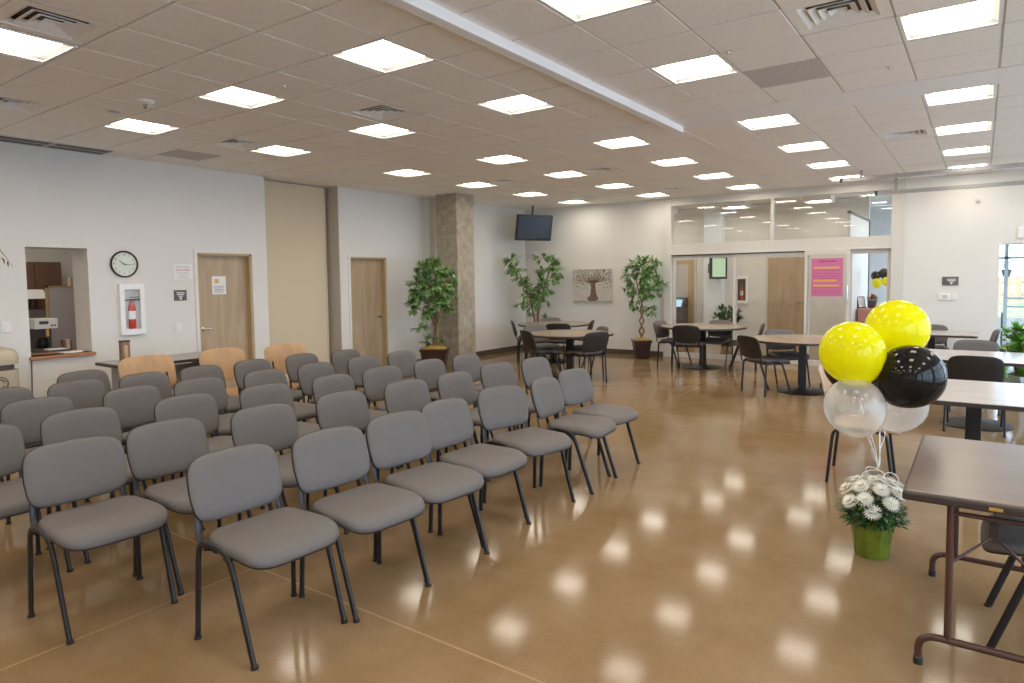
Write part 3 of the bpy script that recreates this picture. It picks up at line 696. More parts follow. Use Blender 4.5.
MB().box(-.035, .03, -.41, .60, .02, 1.575).build('panel', M_fridge, t); MB().box(-.04, .036, -.425, -.405, 0, 1.60).box(-.04, .036, -.425, .60, 1.575, 1.60).build('edge_trim', M_jamb, t)
for y in (-.35, .5): MB().box(-.2, .2, y - .03, y + .03, 0, .03).build('foot', M_sign, t)
t = thing('cardboard_box', 'small cardboard box standing on top of the grey divider panel', 'box', (-6.66, -.70, 1.60)); MB().box(-.034, .03, -.06, .08, 0, .11).build('carton', M_bin, t, bevel=.003); MB().box(-.01, .01, -.0605, .0805, .0, .1105).build('tape', M_yelline, t)
t = thing('kitchen_counter', 'kitchen counter with a dark top behind the serving hatch', 'counter', (-6.25, -1.6, 0))
MB().box(-.28, .55, -.7, .55, 0, .72).build('body', M_wall, t); MB().box(-.30, .57, -.72, .57, .72, .755).build('worktop', M_greytop, t, bevel=.004)
t = thing('coffee_machine', 'white and black coffee machine on the kitchen counter', 'coffee machine', (-6.15, -1.29, .755))
MB().box(-.15, .14, -.13, .13, .30, .43).build('top_housing', M_white, t, bevel=.01); MB().box(-.15, -.06, -.12, .12, .03, .30).build('back_body', M_ink, t); MB().box(-.15, .14, -.13, .13, 0, .05).build('drip_base', M_ink, t, bevel=.008)
MB().lathe([(0, 0), (.06, 0), (.07, .05), (.055, .11), (.04, .125), (0, .125)], 20, (.05, -.02, .055)).build('carafe', M_blk, t, smooth=True); MB().box(.14, .146, -.08, .02, .36, .40).build('display', M_ink, t)
MB().lathe([(0, 0), (.012, 0), (.012, .006)], 12, (.14, .06, .34), RY).lathe([(0, 0), (.012, 0), (.012, .006)], 12, (.14, .095, .34), RY).build('button', M_red, t); MB().box(.10, .125, .0, .03, .20, .30).build('spout', M_yelline, t)
t = thing('paper_tray', 'grey tray of papers on the counter beside the coffee machine', 'tray', (-5.75, -1.32, .80)); t.location = (-5.74, -1.30, .755)
MB().box(-.10, .10, -.12, .14, 0, .05).build('tray', M_sign, t, bevel=.004); MB().box(-.08, .08, -.10, .10, .05, .062).build('sheets', M_paper, t)
t = thing('cup_box', 'small brown box beside the coffee machine', 'box', (-6.05, -1.06, .755)); MB().box(-.05, .05, -.05, .05, 0, .14).build('carton', M_sill, t, bevel=.003); MB().box(-.052, .052, -.02, .02, .02, .141).build('band', M_paper, t)
t = thing('hatch_papers', 'loose white papers lying on the wooden hatch sill', 'papers', (-5.2, -1.32, .80)); MB().box(-.08, .08, -.12, .08, 0, .008).build('sheet', M_paper, t); MB().box(-.05, .06, -.04, .11, .008, .014).build('sheet', M_paper, t)

# trash bin and its plant at the picture's edge
t = thing('trash_bin', 'beige waste bin with dark slot standing against the wall below the light switch', 'bin', (-4.70, -2.27, 0))
MB().prism(superell(.20, .20, 32, .5), 0, .73).build('body', M_bin, t, smooth=False)
MB().prism(superell(.17, .17, 32, .5), .73, .79).build('slot', M_ink, t)
pad(superell(.205, .205, 32, .5), [(0, .965), (.55, .96), (.85, .94), (.97, .90), (1, .86), (1, .80), (.99, .79), (.9, .79), (0, .79)], lambda p, q, h: (p, q, h)).build('lid', M_bin, t, smooth=True)
g = MB()
for k in range(3):
    a = k * 2 * PI / 3; c, s = math.cos, math.sin
    pts = [(.205, .045 * c(a + .3 + w * .25), .60 + .045 * s(a + .3 + w * .25)) for w in range(6)]; g.tube(pts, .006, 6)
g.lathe([(.07, 0), (.075, .002), (.065, .003), (.07, 0)], 24, (.203, 0, .60), RY, False); g.build('emblem', M_ink, t)

def leafmesh(mb, p, d, L, w, up=Vector((0, 0, 1))):
    d = d.normalized(); s = d.cross(up)
    if s.length < .1: s = d.cross(Vector((1, 0, 0)))
    s.normalize(); n = s.cross(d)
    a = p; b_ = p + d * L * .45 + n * L * .05; e = p + d * L - n * L * .08
    mb.add([a, b_ + s * w * .5 - n * w * .12, b_, b_ - s * w * .5 - n * w * .12, e], [(0, 1, 2), (0, 2, 3), (1, 4, 2), (2, 4, 3)])
def rv(): 
    while True:
        v = Vector((random.uniform(-1, 1), random.uniform(-1, 1), random.uniform(-1, 1)))
        if .05 < v.length < 1: return v

def ficus(name, label, loc, pot_w, pot_h, stems, clumps, leaf=.085, n=60, lw=.46, droop=.35, m=None, cat='plant', group='potted ficus trees', pots=True, sub=None):
    t = thing(name, label, cat, loc, 0, group)
    if pots:
        a, b_ = pot_w / 2, pot_w * .36; pb = MB(); th = .02
        pb.hexa([(-b_, -b_, 0), (b_, -b_, 0), (b_, b_, 0), (-b_, b_, 0)], [(-a, -a, pot_h), (a, -a, pot_h), (a, a, pot_h), (-a, a, pot_h)])
        p = pb.build('pot', M_pot, t, bevel=.008)
        r = MB()
        for (x0, x1, y0, y1) in ((-a - .01, a + .01, -a - .01, -a + .02), (-a - .01, a + .01, a - .02, a + .01), (-a - .01, -a + .02, -a, a), (a - .02, a + .01, -a, a)): r.box(x0, x1, y0, y1, pot_h - .03, pot_h + .012)
        r.build('pot_rim', M_pot, t, bevel=.004)
        mo = MB(); 
        N = 10; V = []; F = []
        for i in range(N + 1):
            for j in range(N + 1):
                u, v = i / N * 2 - 1, j / N * 2 - 1; V.append((u * (a - .02), v * (a - .02), pot_h + .004 + .05 * (1 - u * u) * (1 - v * v) + random.uniform(0, .012)))
        for i in range(N):
            for j in range(N): F.append((i * (N + 1) + j, (i + 1) * (N + 1) + j, (i + 1) * (N + 1) + j + 1, i * (N + 1) + j + 1))
        mo.add(V, F).build('moss', M_moss, t, smooth=True)
    for st in stems:
        k = len(st); rad = [.018 * (1 - .6 * i / (k - 1)) + .004 for i in range(k)]
        MB().tube(st, rad, 8).build('trunk', M_bark, t, smooth=True)
    fo = MB(); tw = MB()
    for (x, y, z, r, cnt) in clumps:
        c = Vector((x, y, z))
        for s in range(max(3, int(cnt * .42))):
            d = rv().normalized(); d.z *= .55; tip = c + d * r * random.uniform(.6, 1.05)
            base = c + Vector((random.uniform(-.2, .2) * r, random.uniform(-.2, .2) * r, -.2 * r))
            tw.tube([base, base.lerp(tip, .5) + Vector((0, 0, .1 * r)), tip + Vector((0, 0, -.10 * r))], [.004, .003, .0015], 4)
            for q in range(13):
                f = random.uniform(.25, 1.05); p = base.lerp(tip, f) + Vector((0, 0, .1 * r * math.sin(min(f, 1) * PI) - .1 * r * f))
                dd = (tip - base).normalized() + rv() * .9 + Vector((0, 0, -droop)); leafmesh(fo, p, dd, leaf * random.uniform(.75, 1.25), leaf * lw)
    nf = len(fo.f); fo.add(tw.v, tw.f); fo.build('foliage', m or M_leaf, t, mat2=(M_bark, nf))
    return t
def stem(*p): return [Vector(q) for q in p]
def blob(x0, x1, z0, z1, n, r, cnt, fn=None):
    out = []
    for _ in range(n * 6):
        x, z = random.uniform(x0, x1), random.uniform(z0, z1); y = random.uniform(-.22, .22)
        if fn and not fn((x - x0) / (x1 - x0), (z - z0) / (z1 - z0)): continue
        out.append((x, y, z, r * random.uniform(.8, 1.2), cnt))
        if len(out) >= n: break
    return out
# pillar ficus: image horizontal is along (.82,.58); rotate the whole plant so local x runs across the view
def place(t, a=math.radians(35)): t.rotation_euler = (0, 0, a)
cl1 = [(0, 0, 1.78, .24, 30), (-.16, 0, 1.66, .24, 30), (.18, .05, 1.62, .24, 30), (0, -.1, 1.55, .26, 32), (-.22, .05, 1.42, .25, 30), (.22, 0, 1.38, .24, 30), (0, .1, 1.36, .26, 30), (-.28, 0, 1.24, .22, 24), (.08, -.05, 1.18, .24, 26), (.24, .05, 1.14, .18, 18), (-.12, 0, 1.08, .2, 20), (-.05, .1, .94, .12, 8), (-.25, 0, .80, .13, 14), (.12, 0, .62, .10, 7), (-.13, 0, .57, .12, 10), (.05, .05, 1.85, .14, 12), (-.36, 0, 1.12, .12, 8)]
place(ficus('ficus_tree', 'leafy potted ficus standing in front of the concrete pillar', (-4.02, 3.86, 0), .46, .42, [stem((-.01, 0, .42), (.01, 0, .8), (.06, .02, 1.1), (.0, 0, 1.5)), stem((.05, .02, .42), (.02, .03, .75), (-.06, 0, 1.05), (-.15, 0, 1.4)), stem((.0, -.04, .42), (.05, -.03, .8), (.16, 0, 1.35))], cl1 + [(0, .1, 1.92, .2, 22), (-.14, 0, 1.82, .22, 24), (.14, 0, 1.80, .22, 24), (-.30, 0, 1.58, .18, 16), (.30, 0, 1.52, .18, 16), (-.36, 0, 1.34, .15, 12), (0, 0, 1.26, .24, 24)], .112))
cl2 = [(-.52, 0, 1.98, .16, 14), (-.42, 0, 1.80, .2, 20), (-.33, 0, 1.6, .2, 20), (-.25, .05, 1.42, .2, 20), (-.2, 0, 1.22, .2, 22), (-.30, 0, 1.08, .17, 18), (-.1, 0, 1.02, .18, 18), (-.52, 0, 1.72, .13, 10), (-.62, 0, 1.86, .10, 6), (.12, 0, 2.0, .16, 14), (.3, 0, 1.95, .18, 18), (.42, 0, 1.80, .2, 22), (.2, 0, 1.76, .2, 22), (.14, 0, 1.55, .2, 22), (.36, 0, 1.58, .18, 18), (.05, 0, 1.34, .2, 22), (.26, 0, 1.36, .18, 16), (.0, 0, 1.16, .18, 18), (.16, 0, 1.13, .14, 12), (.5, 0, 1.66, .12, 8), (.14, 0, .72, .10, 8), (-.12, 0, .78, .08, 5)]
place(ficus('ficus_tree', 'two-branched potted ficus in the wall corner below the television', (-4.08, 7.22, 0), .40, .38, [stem((-.03, 0, .38), (-.06, 0, .8), (-.15, 0, 1.2), (-.42, 0, 1.85)), stem((.03, 0, .38), (.03, .02, .85), (.10, 0, 1.25), (.3, 0, 1.85)), stem((0, .03, .38), (.0, -.02, .7), (.02, 0, 1.1))], [(a_, b_, c_ * 1.035 + .0, d_, e_) for a_, b_, c_, d_, e_ in cl2], .115))
cl3 = [(0, 0, 1.98, .14, 10), (-.14, 0, 1.88, .18, 18), (.14, 0, 1.90, .18, 18), (-.24, 0, 1.70, .18, 18), (.0, 0, 1.74, .2, 20), (.22, 0, 1.72, .2, 20), (-.18, 0, 1.52, .2, 20), (.30, 0, 1.50, .18, 18), (.1, 0, 1.54, .2, 20), (-.28, 0, 1.40, .14, 10), (-.1, 0, 1.32, .2, 20), (.18, 0, 1.30, .2, 20), (.34, 0, 1.32, .12, 9), (0, 0, 1.16, .16, 14), (-.16, 0, 1.08, .13, 10), (.16, 0, 1.05, .14, 12), (-.06, 0, .96, .10, 6), (.2, 0, .92, .09, 6), (.42, 0, 1.46, .1, 6), (.3, 0, 1.9, .1, 5)]
place(ficus('ficus_tree', 'braided-trunk potted ficus between the tree picture and the glass partition', (-1.77, 7.50, 0), .34, .36, [stem((.03, 0, .36), (-.04, .02, .55), (.05, 0, .75), (-.03, 0, .95), (.03, 0, 1.2), (.1, 0, 1.7)), stem((-.03, 0, .36), (.05, -.02, .55), (-.04, 0, .75), (.04, 0, .95), (-.02, 0, 1.2), (-.12, 0, 1.65))], cl3 + [(0, .1, 1.85, .2, 18), (.05, 0, 1.62, .2, 20), (.02, .05, 1.42, .2, 20)], .108))
# broad-leaved plant by the outer windows
t = ficus('broad_leaf_plant', 'bushy broad-leaved green plant in a pale planter beyond the square tables', (4.22, 5.55, 0), .34, .34, [stem((0, 0, .25), (.02, 0, .5), (0, 0, .8)), stem((.05, 0, .25), (.12, 0, .5), (.2, 0, .75)), stem((-.05, 0, .25), (-.12, 0, .5), (-.22, 0, .72))],
          [(0, 0, .78, .24, 30), (-.22, 0, .68, .2, 26), (.22, 0, .70, .22, 26), (-.1, 0, .55, .2, 20), (.15, 0, .52, .2, 20), (0, .1, .88, .14, 14), (-.3, 0, .5, .16, 14), (.05, 0, .42, .18, 12)], .13, 50, .6, .1, M_leaf2, group='green plants')
place(t)
for o in KIDS(t):
    if o.name.startswith('pot'): o.data.materials[0] = M_alum
t = thing('bin_plant', 'small leafy plant at the picture edge above the beige bin', 'plant', (-4.70, -2.33, .962))
MB().lathe([(0, 0), (.05, 0), (.065, .09), (.06, .09), (0, .085)], 20).build('pot', M_pot, t, smooth=True); fo = MB()
for _ in range(46): 
    d = rv(); d.z = abs(d.z) * .8; leafmesh(fo, Vector((0, 0, .09)) + d * .05, d, random.uniform(.08, .16), .04)
fo.build('foliage', M_leaf2, t)
t = thing('dried_branch', 'brown drooping leaf tip reaching in at the picture edge above the light switch', 'plant', (-4.72, -2.36, 1.66)); t.location = (-4.6, -2.21, 1.72)
MB().tube([(-.05, -.25, .25), (0, -.12, .33), (.03, .02, .28), (.05, .10, .14)], [.008, .006, .005, .002], 8).build('stem', M_bark, t, smooth=True); fo = MB()
for k in range(14):
    p = Vector((.0, -.12, .33)).lerp(Vector((.05, .10, .14)), k / 13); leafmesh(fo, p, Vector((random.uniform(-.3, .3), random.uniform(-.2, .6), -1)), .07, .022)
fo.build('foliage', M_bark, t)
MB().tube([(-.05, -.25, .25), (-.06, -.42, 0), (-.07, -.46, -1.70)], .008, 8).build('support_cane', M_bark, t); MB().lathe([(0, -1.72), (.10, -1.72), (.14, -1.42), (.13, -1.42), (0, -1.45)], 20, (-.07, -.46, 0)).build('pot', M_pot, t)

# ------------------------------------------------------------------ television, picture
t = thing('ceiling_television', 'black flat television hanging tilted from the ceiling in the wall corner', 'television', (-4.15, 7.25, 2.715))
t.rotation_euler = (math.radians(13), 0, math.radians(60))
MB().box(-.42, .42, -.03, .05, -.275, .275).build('casing', M_bezel, t, bevel=.008)
sc_ = MB().box(-.385, .385, -.034, -.03, -.235, .245).build('screen', M_screen, t)
t2 = MB().tube([(0, .06, -.1), (0, .12, 0), (0, .15, .25), (0, .15, .52)], .018, 10).build('pole', M_black, t); MB().box(-.10, .10, .05, .08, -.12, .12).build('bracket', M_black, t); MB().box(-.02, .02, -.036, -.03, -.235, -.225).build('logo_strip', M_chrome, t)

t = thing('tree_picture', 'canvas of a bare-trunked leafy tree on the far wall', 'picture', (-3.13, FY, 1.45))
MB().box(-.485, .485, -.03, 0, -.365, .365).build('canvas', M_canvas, t, bevel=.003)
tr = MB(); yq = -.0325
def poly2(mb, pts): mb.add([(x, yq, z) for x, z in pts] + [(x, yq + .002, z) for x, z in pts], [tuple(range(len(pts))), tuple(range(2 * len(pts) - 1, len(pts) - 1, -1))] + [(i, (i + 1) % len(pts), (i + 1) % len(pts) + len(pts), i + len(pts)) for i in range(len(pts))])
poly2(tr, [(-.14, -.29), (-.05, -.20), (-.03, -.02), (-.05, .08), (.0, .03), (.03, .09), (.05, .08), (.07, .10), (.075, .0), (.09, -.16), (.15, -.29), (.07, -.33), (-.06, -.33)])
tr.build('painted_trunk', mat('paint_brown', (.20, .12, .085), .8, noise=.4, nscale=30), t)
br = MB(); tips = []
for k in range(16):
    a = math.radians(-80 + k * 10.6); L = random.uniform(.26, .44); p0 = Vector((.01, yq, .05)); d = Vector((math.sin(a) * 1.15, 0, abs(math.cos(a)) * .6 + .08))
    pts = [p0, p0 + d * L * .5 + Vector((0, 0, .02)), p0 + d * L]
    for q in pts: q.x = max(-.47, min(.47, q.x)); q.z = min(.35, q.z)
    br.tube(pts, [.008, .004, .002], 4); tips += pts
br.build('painted_branches', MATS['paint_brown'], t)
lv = MB(); 
for _ in range(330):
    x = random.uniform(-.47, .47); z = random.uniform(-.06 if abs(x) > .12 else .08, .355)
    if z < .03 and random.random() < .5: continue
    a = random.uniform(0, PI); s = random.uniform(.010, .020); c_, s_ = math.cos(a) * s, math.sin(a) * s
    poly2(lv, [(x - c_, z - s_), (x + s_ * .5, z - c_ * .5), (x + c_, z + s_), (x - s_ * .5, z + c_ * .5)])
lv.build('painted_leaves', mat('paint_dark', (.11, .115, .075), .8), t)
MB().box(-.45, .48, yq, yq + .002, -.345, -.325).build('painted_ground', mat('paint_grey', (.33, .30, .27), .8), t)

# ------------------------------------------------------------------ glass partition
p = sroot('window_partition', (0, FY, 0))
f = MB()
f.box(-1.50, -1.34, -.05, .12, 0, HC); f.box(2.515, 2.71, -.04, .12, 0, HC); f.box(-1.34, 2.515, -.03, .10, 2.07, 2.27); f.box(-1.34, 2.515, -.05, -.03, 2.055, 2.085); f.box(.57, .62, -.03, .08, 2.27, 3.03); f.box(-1.34, 2.515, -.03, .10, 3.03, HC)
f.build('frame', M_frame, p, bevel=.004)
for (x0, x1) in ((-1.34, .57), (.62, 2.515)): MB().box(x0, x1, .02, .03, 2.27, 3.03).build('pane', M_glassr, p)
MB().box(-1.34, 1.15, -.02, .015, 2.035, 2.07).build('slide_track', M_sign, p)
for nm, (x0, x1, y) in (('door_3', (-1.32, -.06, .05)), ('door_4', (-.11, 1.245, .01)), ('door_5', (1.17, 1.90, -.035)), ('window_1', (1.87, 2.51, .05))):
    d = sroot(nm, (0, FY + y, 0)); s = MB(); w = .05
    s.box(x0, x0 + w, -.018, .018, 0, 2.06); s.box(x1 - w, x1, -.018, .018, 0, 2.06); s.box(x0 + w, x1 - w, -.018, .018, 1.98, 2.06); s.box(x0 + w, x1 - w, -.018, .018, 0, .10)
    s.build('stile_frame', M_frame, d, bevel=.003); MB().box(x0 + w, x1 - w, -.004, .004, .10, 1.98).build('pane', M_glass, d)
    if nm == 'door_5':
        h = MB(); h.tube([(x1 - .03, -.018, 1.15), (x1 - .03, -.06, 1.17), (x1 - .03, -.06, 1.43), (x1 - .03, -.018, 1.45)], .011, 8); h.build('door_handle', M_chrome, d, smooth=True)
t = thing('pink_poster', 'bright pink paper poster with orange lines on the sliding glass door', 'poster', (1.54, FY - .052, 1.58))
MB().box(-.255, .255, -.003, .003, -.335, .335).build('sheet', M_pink, t)
pr = MB()
random.seed(3)
xx = -.12
while xx < .13:
    w = random.uniform(.02, .04); pr.box(xx, xx + w, -.005, -.003, .27, .27 + random.uniform(.02, .035)); xx += w + .01
for z in (.12, .06, .02, -.02, -.18, -.24, -.28): 
    xx = -.22
    while xx < .20:
        w = random.uniform(.02, .07); pr.box(xx, min(xx + w, .22), -.0045, -.003, z, z + .006); xx += w + .012
pr.build('title_print', mat('maroon_print', (.36, .04, .14), .7), t)
y_ = MB()
for z, a in ((.17, .20), (-.055, .16), (-.145, .20)): y_.box(-.22, a, -.005, -.003, z - .016, z + .016)
y_.build('line_print', M_yelline, t)
random.seed(11)

# lobby behind the glass
Lw = MB(); Lw.box(-3.5, -3.3, FY + .18, 15, 0, HC + .1); Lw.box(-3.3, 1.74, 11.5, 11.65, 0, HC + .1); Lw.box(1.74, 1.78, 8.75, 11.2, 0, 2.74)
Lw.box(3.75, 3.95, FY + .18, 9.2, 0, HC + .1); Lw.box(3.75, 3.95, 9.2, 14, 0, .5); Lw.box(3.75, 3.95, 9.2, 14, 2.8, HC + .1)
struct(Lw.build('wall_lobby', M_wall)); struct(MB().box(-3.3, 4.0, 13.8, 14.0, 0, HC + .1).build('wall_lobby_far', M_daylit))
struct(MB().box(1.73, 1.795, 8.735, 11.21, 2.74, 2.79).box(1.73, 1.80, 11.18, 11.24, 0, 2.79).build('trim_6', M_sign))
def lobby_door(name, x0, x1, lite, hs):
    r = sroot(name, (0, 11.5, 0)); c = MB(); 
    c.box(x0 - .05, x0, -.02, .0, 0, 2.09); c.box(x1, x1 + .05, -.02, .0, 0, 2.09); c.box(x0, x1, -.02, 0, 2.04, 2.09); c.build('casing', M_frame, r)
    s = MB()
    if lite:
        s.box(x0, x0 + .07, -.012, 0, .01, 2.04); s.box(x1 - .16, x1, -.012, 0, .01, 2.04); s.box(x0 + .07, x1 - .16, -.012, 0, 1.93, 2.04); s.box(x0 + .07, x1 - .16, -.012, 0, .01, .9)
        MB().box(x0 + .07, x1 - .16, -.008, -.002, .9, 1.93).build('lite', M_fridge, r)
    else: s.box(x0, x1, -.012, 0, .01, 2.04)
    s.build('slab', M_door if not lite else M_jamb, r)
    if hs: MB().tube([(x1 - .07, -.012, 1.0), (x1 - .07, -.05, 1.0), (x1 - .17, -.055, 1.0)], .012, 8).build('door_handle', M_chrome, r, smooth=True)
lobby_door('door_6', -2.68, -2.14, True, False); lobby_door('door_7', -.36, .46, False, True)
t = thing('information_kiosk', 'dark kiosk with a glowing screen seen through the glass doors', 'kiosk', (-2.44, 11.15, 0))
MB().box(-.2, .2, -.18, .18, 0, .86).build('cabinet', M_sign, t, bevel=.01); MB().hexa([(-.2, -.18, .86), (.2, -.18, .86), (.2, .18, .86), (-.2, .18, .86)], [(-.2, -.02, 1.10), (.2, -.02, 1.10), (.2, .18, 1.10), (-.2, .18, 1.10)]).build('head', M_ink, t)
MB().hexa([(-.15, -.172, .885), (.15, -.172, .885), (.15, -.162, .885), (-.15, -.162, .885)], [(-.15, -.06, 1.055), (.15, -.06, 1.055), (.15, -.05, 1.055), (-.15, -.05, 1.055)]).build('screen', M_blueglow, t)
struct(MB().box(-1.80, -1.38, 11.2, 11.5, 0, HC + .1).build('column_lobby', M_daylit))
t = thing('lobby_television', 'wall-mounted television turned sideways behind the glass doors', 'television', (-1.36, 10.95, 1.83)); t.rotation_euler = (0, 0, math.radians(48))
MB().box(-.22, .22, -.03, .03, -.27, .27).build('casing', M_bezel, t, bevel=.006); MB().box(-.17, .17, -.034, -.03, -.22, .22).build('screen', M_greenglow, t); MB().box(-.12, .05, .03, .26, -.13, .10).build('wall_arm', M_ink, t)
t = ficus('lobby_plant', 'dark green floor plant behind the glass, under the lobby television', (-1.05, 10.7, 0), .30, .32, [stem((0, 0, .3), (.02, 0, .5), (0, 0, .75)), stem((.04, 0, .3), (.10, 0, .6), (.18, 0, .8))], [(0, 0, .85, .2, 24), (-.15, 0, .7, .18, 20), (.16, 0, .74, .2, 22), (.0, .0, .58, .18, 16), (.2, 0, .55, .14, 12)], .12, 40, .45, .1, M_leafd, group='green plants')
t = thing('lobby_extinguisher_cabinet', 'white extinguisher cabinet on the lobby wall behind the glass', 'fire cabinet', (-.96, 11.5, 1.29))
f = MB()
for (x0, x1, z0, z1) in ((-.16, -.10, -.33, .33), (.10, .16, -.33, .33), (-.10, .10, -.33, -.26), (-.10, .10, .26, .33)): f.box(x0, x1, -.05, 0, z0, z1)
f.build('door_frame', M_white, t, bevel=.004); MB().box(-.1, .1, -.008, -.003, -.26, .26).build('backing', M_base, t)
e = extinguisher((-.96, 11.47, 1.04), 'red fire extinguisher in the lobby cabinet behind the glass'); e.scale = (1.9, .85, 1.5)
t = thing('cloth_counter', 'counter under a pink cloth in the lobby behind the glass', 'table', (2.09, 9.85, 0))
MB().box(-.24, .50, -.32, .32, 0, .94).build('body', M_wall, t); MB().box(-.26, .52, -.34, .34, .60, .965).build('pink_cloth', M_pinkc, t, bevel=.02)
t = thing('photo_frame', 'black picture frame leaning on the pink cloth counter', 'picture frame', (1.86, 9.78, .965)); t.rotation_euler = (math.radians(-12), 0, math.radians(50))
MB().box(-.09, .09, -.01, .01, 0, .23).build('frame', M_ink, t, bevel=.003); MB().box(-.07, .07, -.013, -.01, .02, .21).build('photo', M_paper, t); MB().box(-.01, .01, .01, .06, 0, .15).build('stand', M_ink, t)
t = thing('flower_basket', 'small basket of orange and white flowers on the pink cloth counter', 'flowers', (2.03, 9.85, .965))
MB().lathe([(0, 0), (.06, 0), (.085, .15), (.08, .15), (0, .14)], 20).build('basket', M_pot, t, smooth=True); fo = MB(); fb = MB()
for _ in range(70):
    d = rv(); d.z = abs(d.z); leafmesh(fo, Vector((0, 0, .15)) + d * .06, d, .08, .035); 
for _ in range(40):
    d = rv(); d.z = abs(d.z) + .2; leafmesh(fb, Vector((0, 0, .16)) + d * .10, rv(), .045, .04)
fo.build('foliage', M_leafd, t); fb.build('blossoms', M_orange, t)

# ------------------------------------------------------------------ balloons
def balloon(name, label, loc, r, m, knot_dir, ribbon_to, group):
    t = thing(name, label, 'balloon', loc, 0, group); d = Vector(knot_dir).normalized()
    M = Vector((0, 0, -1)).rotation_difference(d).to_matrix()
    prof = []
    for k in range(25):
        a = PI * k / 24; z = math.cos(a) * r; rr = math.sin(a) * r
        if z < 0: z *= 1.12; rr *= 1 - .10 * (z / (r * 1.12)) ** 2
        prof.append((max(rr, 0 if k in (0,) else .006 if k == 24 else rr), z))
    prof[0] = (0, r); prof[-1] = (.008, -r * 1.12)
    e = MB().lathe(prof, 40, (0, 0, 0), M).build('envelope', m, t, smooth=True)
    MB().lathe([(.007, -r * 1.11), (.010, -r * 1.14), (.006, -r * 1.16), (.014, -r * 1.21), (0, -r * 1.20)], 14, (0, 0, 0), M).build('knot', m, e, smooth=True)
    if ribbon_to is not None:
        a = d * r * 1.15; b_ = Vector(ribbon_to) - Vector(loc); pts = []
        for k in range(9):
            f = k / 8; q = a.lerp(b_, f); q += Vector((math.sin(f * 9) * .006, math.cos(f * 8) * .006, 0)) * (1 if 0 < k < 8 else 0); pts.append(q)
        MB().tube(pts, .0022, 5).build('ribbon', M_ribbon, t)
    return t
PX, PY = 3.28, -.50
tie = (PX + .02, PY + .02, .50); GB = 'balloons tied to the flower pot'
for nm, lab, loc, r, m, kd in (
    ('yellow_balloon', 'lower yellow balloon, above the front clear one', (3.156, -.481, 1.171), .179, M_yel, (.35, 0, -1)),
    ('yellow_balloon', 'upper yellow balloon, highest of the bunch', (3.365, -.31, 1.300), .172, M_yel, (-.3, 0, -1)),
    ('black_balloon', 'shiny black balloon at the table side of the bunch', (3.44, -.30, 1.027), .182, M_blk, (-.8, .1, -.9)),
    ('black_balloon', 'black balloon hidden behind the lower yellow one', (3.16, -.47, 1.095), .158, M_blk, (.2, -.3, -1)),
    ('clear_balloon', 'clear balloon in front at the bottom of the bunch', (3.175, -.495, .855), .166, M_clear, (.4, 0, -.9)),
    ('clear_balloon', 'clear balloon below the black one, behind its neighbour', (3.385, -.28, .85), .152, M_clear, (-.4, -.3, -.9))):
    k_ = {'lower yellow': 1.0, 'upper yellow': 1.045, 'shiny black': .975, 'black ballo': 1.10, 'clear ballo': .985}[lab[:11] if lab[:5] in ('black', 'clear') else ' '.join(lab.split()[:2])]
    if 'below the black' in lab: k_ = 1.05
    C0 = Vector((6.9098 * U, -8.7312 * U, HC - 2.9003 * U)); loc = C0 + (Vector(loc) - C0) * k_
    balloon(nm, lab, tuple(loc), r * k_, m, kd, tie, GB)
GL = 'lobby balloons'
for nm, lab, loc, r, m in (('black_balloon', 'small black balloon behind the glass, above the flower basket', (2.06, 10.0, 1.60), .085, M_blk), ('black_balloon', 'brownish black balloon behind the glass, next to the partition post', (2.20, 10.05, 1.64), .10, M_blk),
                           ('yellow_balloon', 'small yellow balloon behind the glass', (2.09, 9.93, 1.455), .092, M_yel), ('yellow_balloon', 'small yellow balloon behind the glass, touching the partition post', (2.25, 10.0, 1.49), .085, M_yel)):
    balloon(nm, lab, loc, r, m, (0, 0, -1), (2.03, 9.86, 1.12), GL)

# flower pot
t = thing('chrysanthemum_plant', 'white chrysanthemum in a green foil pot on the floor below the balloons', 'flowers', (PX, PY, 0))
MB().lathe([(0, 0), (.085, 0), (.09, .01), (.105, .165), (.11, .18), (.10, .18), (.095, .165), (0, .16)], 32).build('pot', M_foil, t, smooth=True)
fw_ = MB()
for k in range(9):
    a = 2 * PI * k / 9; b_ = a + .34; c_ = a - .34; h = .24 + .05 * (k % 3) / 2; o = .15
    fw_.add([(.093 * math.cos(c_), .093 * math.sin(c_), .03), (.093 * math.cos(b_), .093 * math.sin(b_), .03), (.118 * math.cos(b_), .118 * math.sin(b_), .18), (o * math.cos(a), o * math.sin(a), h), (.118 * math.cos(c_), .118 * math.sin(c_), .18)], [(0, 1, 2, 4), (4, 2, 3)])
fw_.build('foil_wrap', M_foil, t)
fo = MB(); st = MB()
for _ in range(620):
    d = rv(); z = .20 + abs(d.z) * .17; rr = .05 + .135 * min(1, 1.25 - (z - .2) / .3); a = random.uniform(0, 2 * PI); q = random.uniform(.35, 1) * rr
    q *= .84; p_ = Vector((q * math.cos(a), q * math.sin(a), z)); dd = Vector((math.cos(a), math.sin(a), random.uniform(-.5, .7))) + rv() * .6; leafmesh(fo, p_, dd, random.uniform(.035, .065), .026)
fo.build('foliage', M_leafd, t)
for k in range(12):
    a = 2 * PI * k / 12; st.tube([(.03 * math.cos(a), .03 * math.sin(a), .16), (.10 * math.cos(a), .10 * math.sin(a), .36)], .003, 5)
st.build('stem', M_leafd, t)
heads = [(.0, .0, .415), (.09, .02, .41), (-.09, .0, .405), (.03, .09, .405), (-.05, .08, .40), (.06, -.08, .39), (-.06, -.08, .395), (.14, .08, .385), (-.14, .07, .375), (.15, -.03, .375), (-.15, -.04, .36), (.12, -.11, .33), (-.03, -.14, .34), (-.12, -.12, .31), (.04, .15, .38), (.02, -.165, .28)]
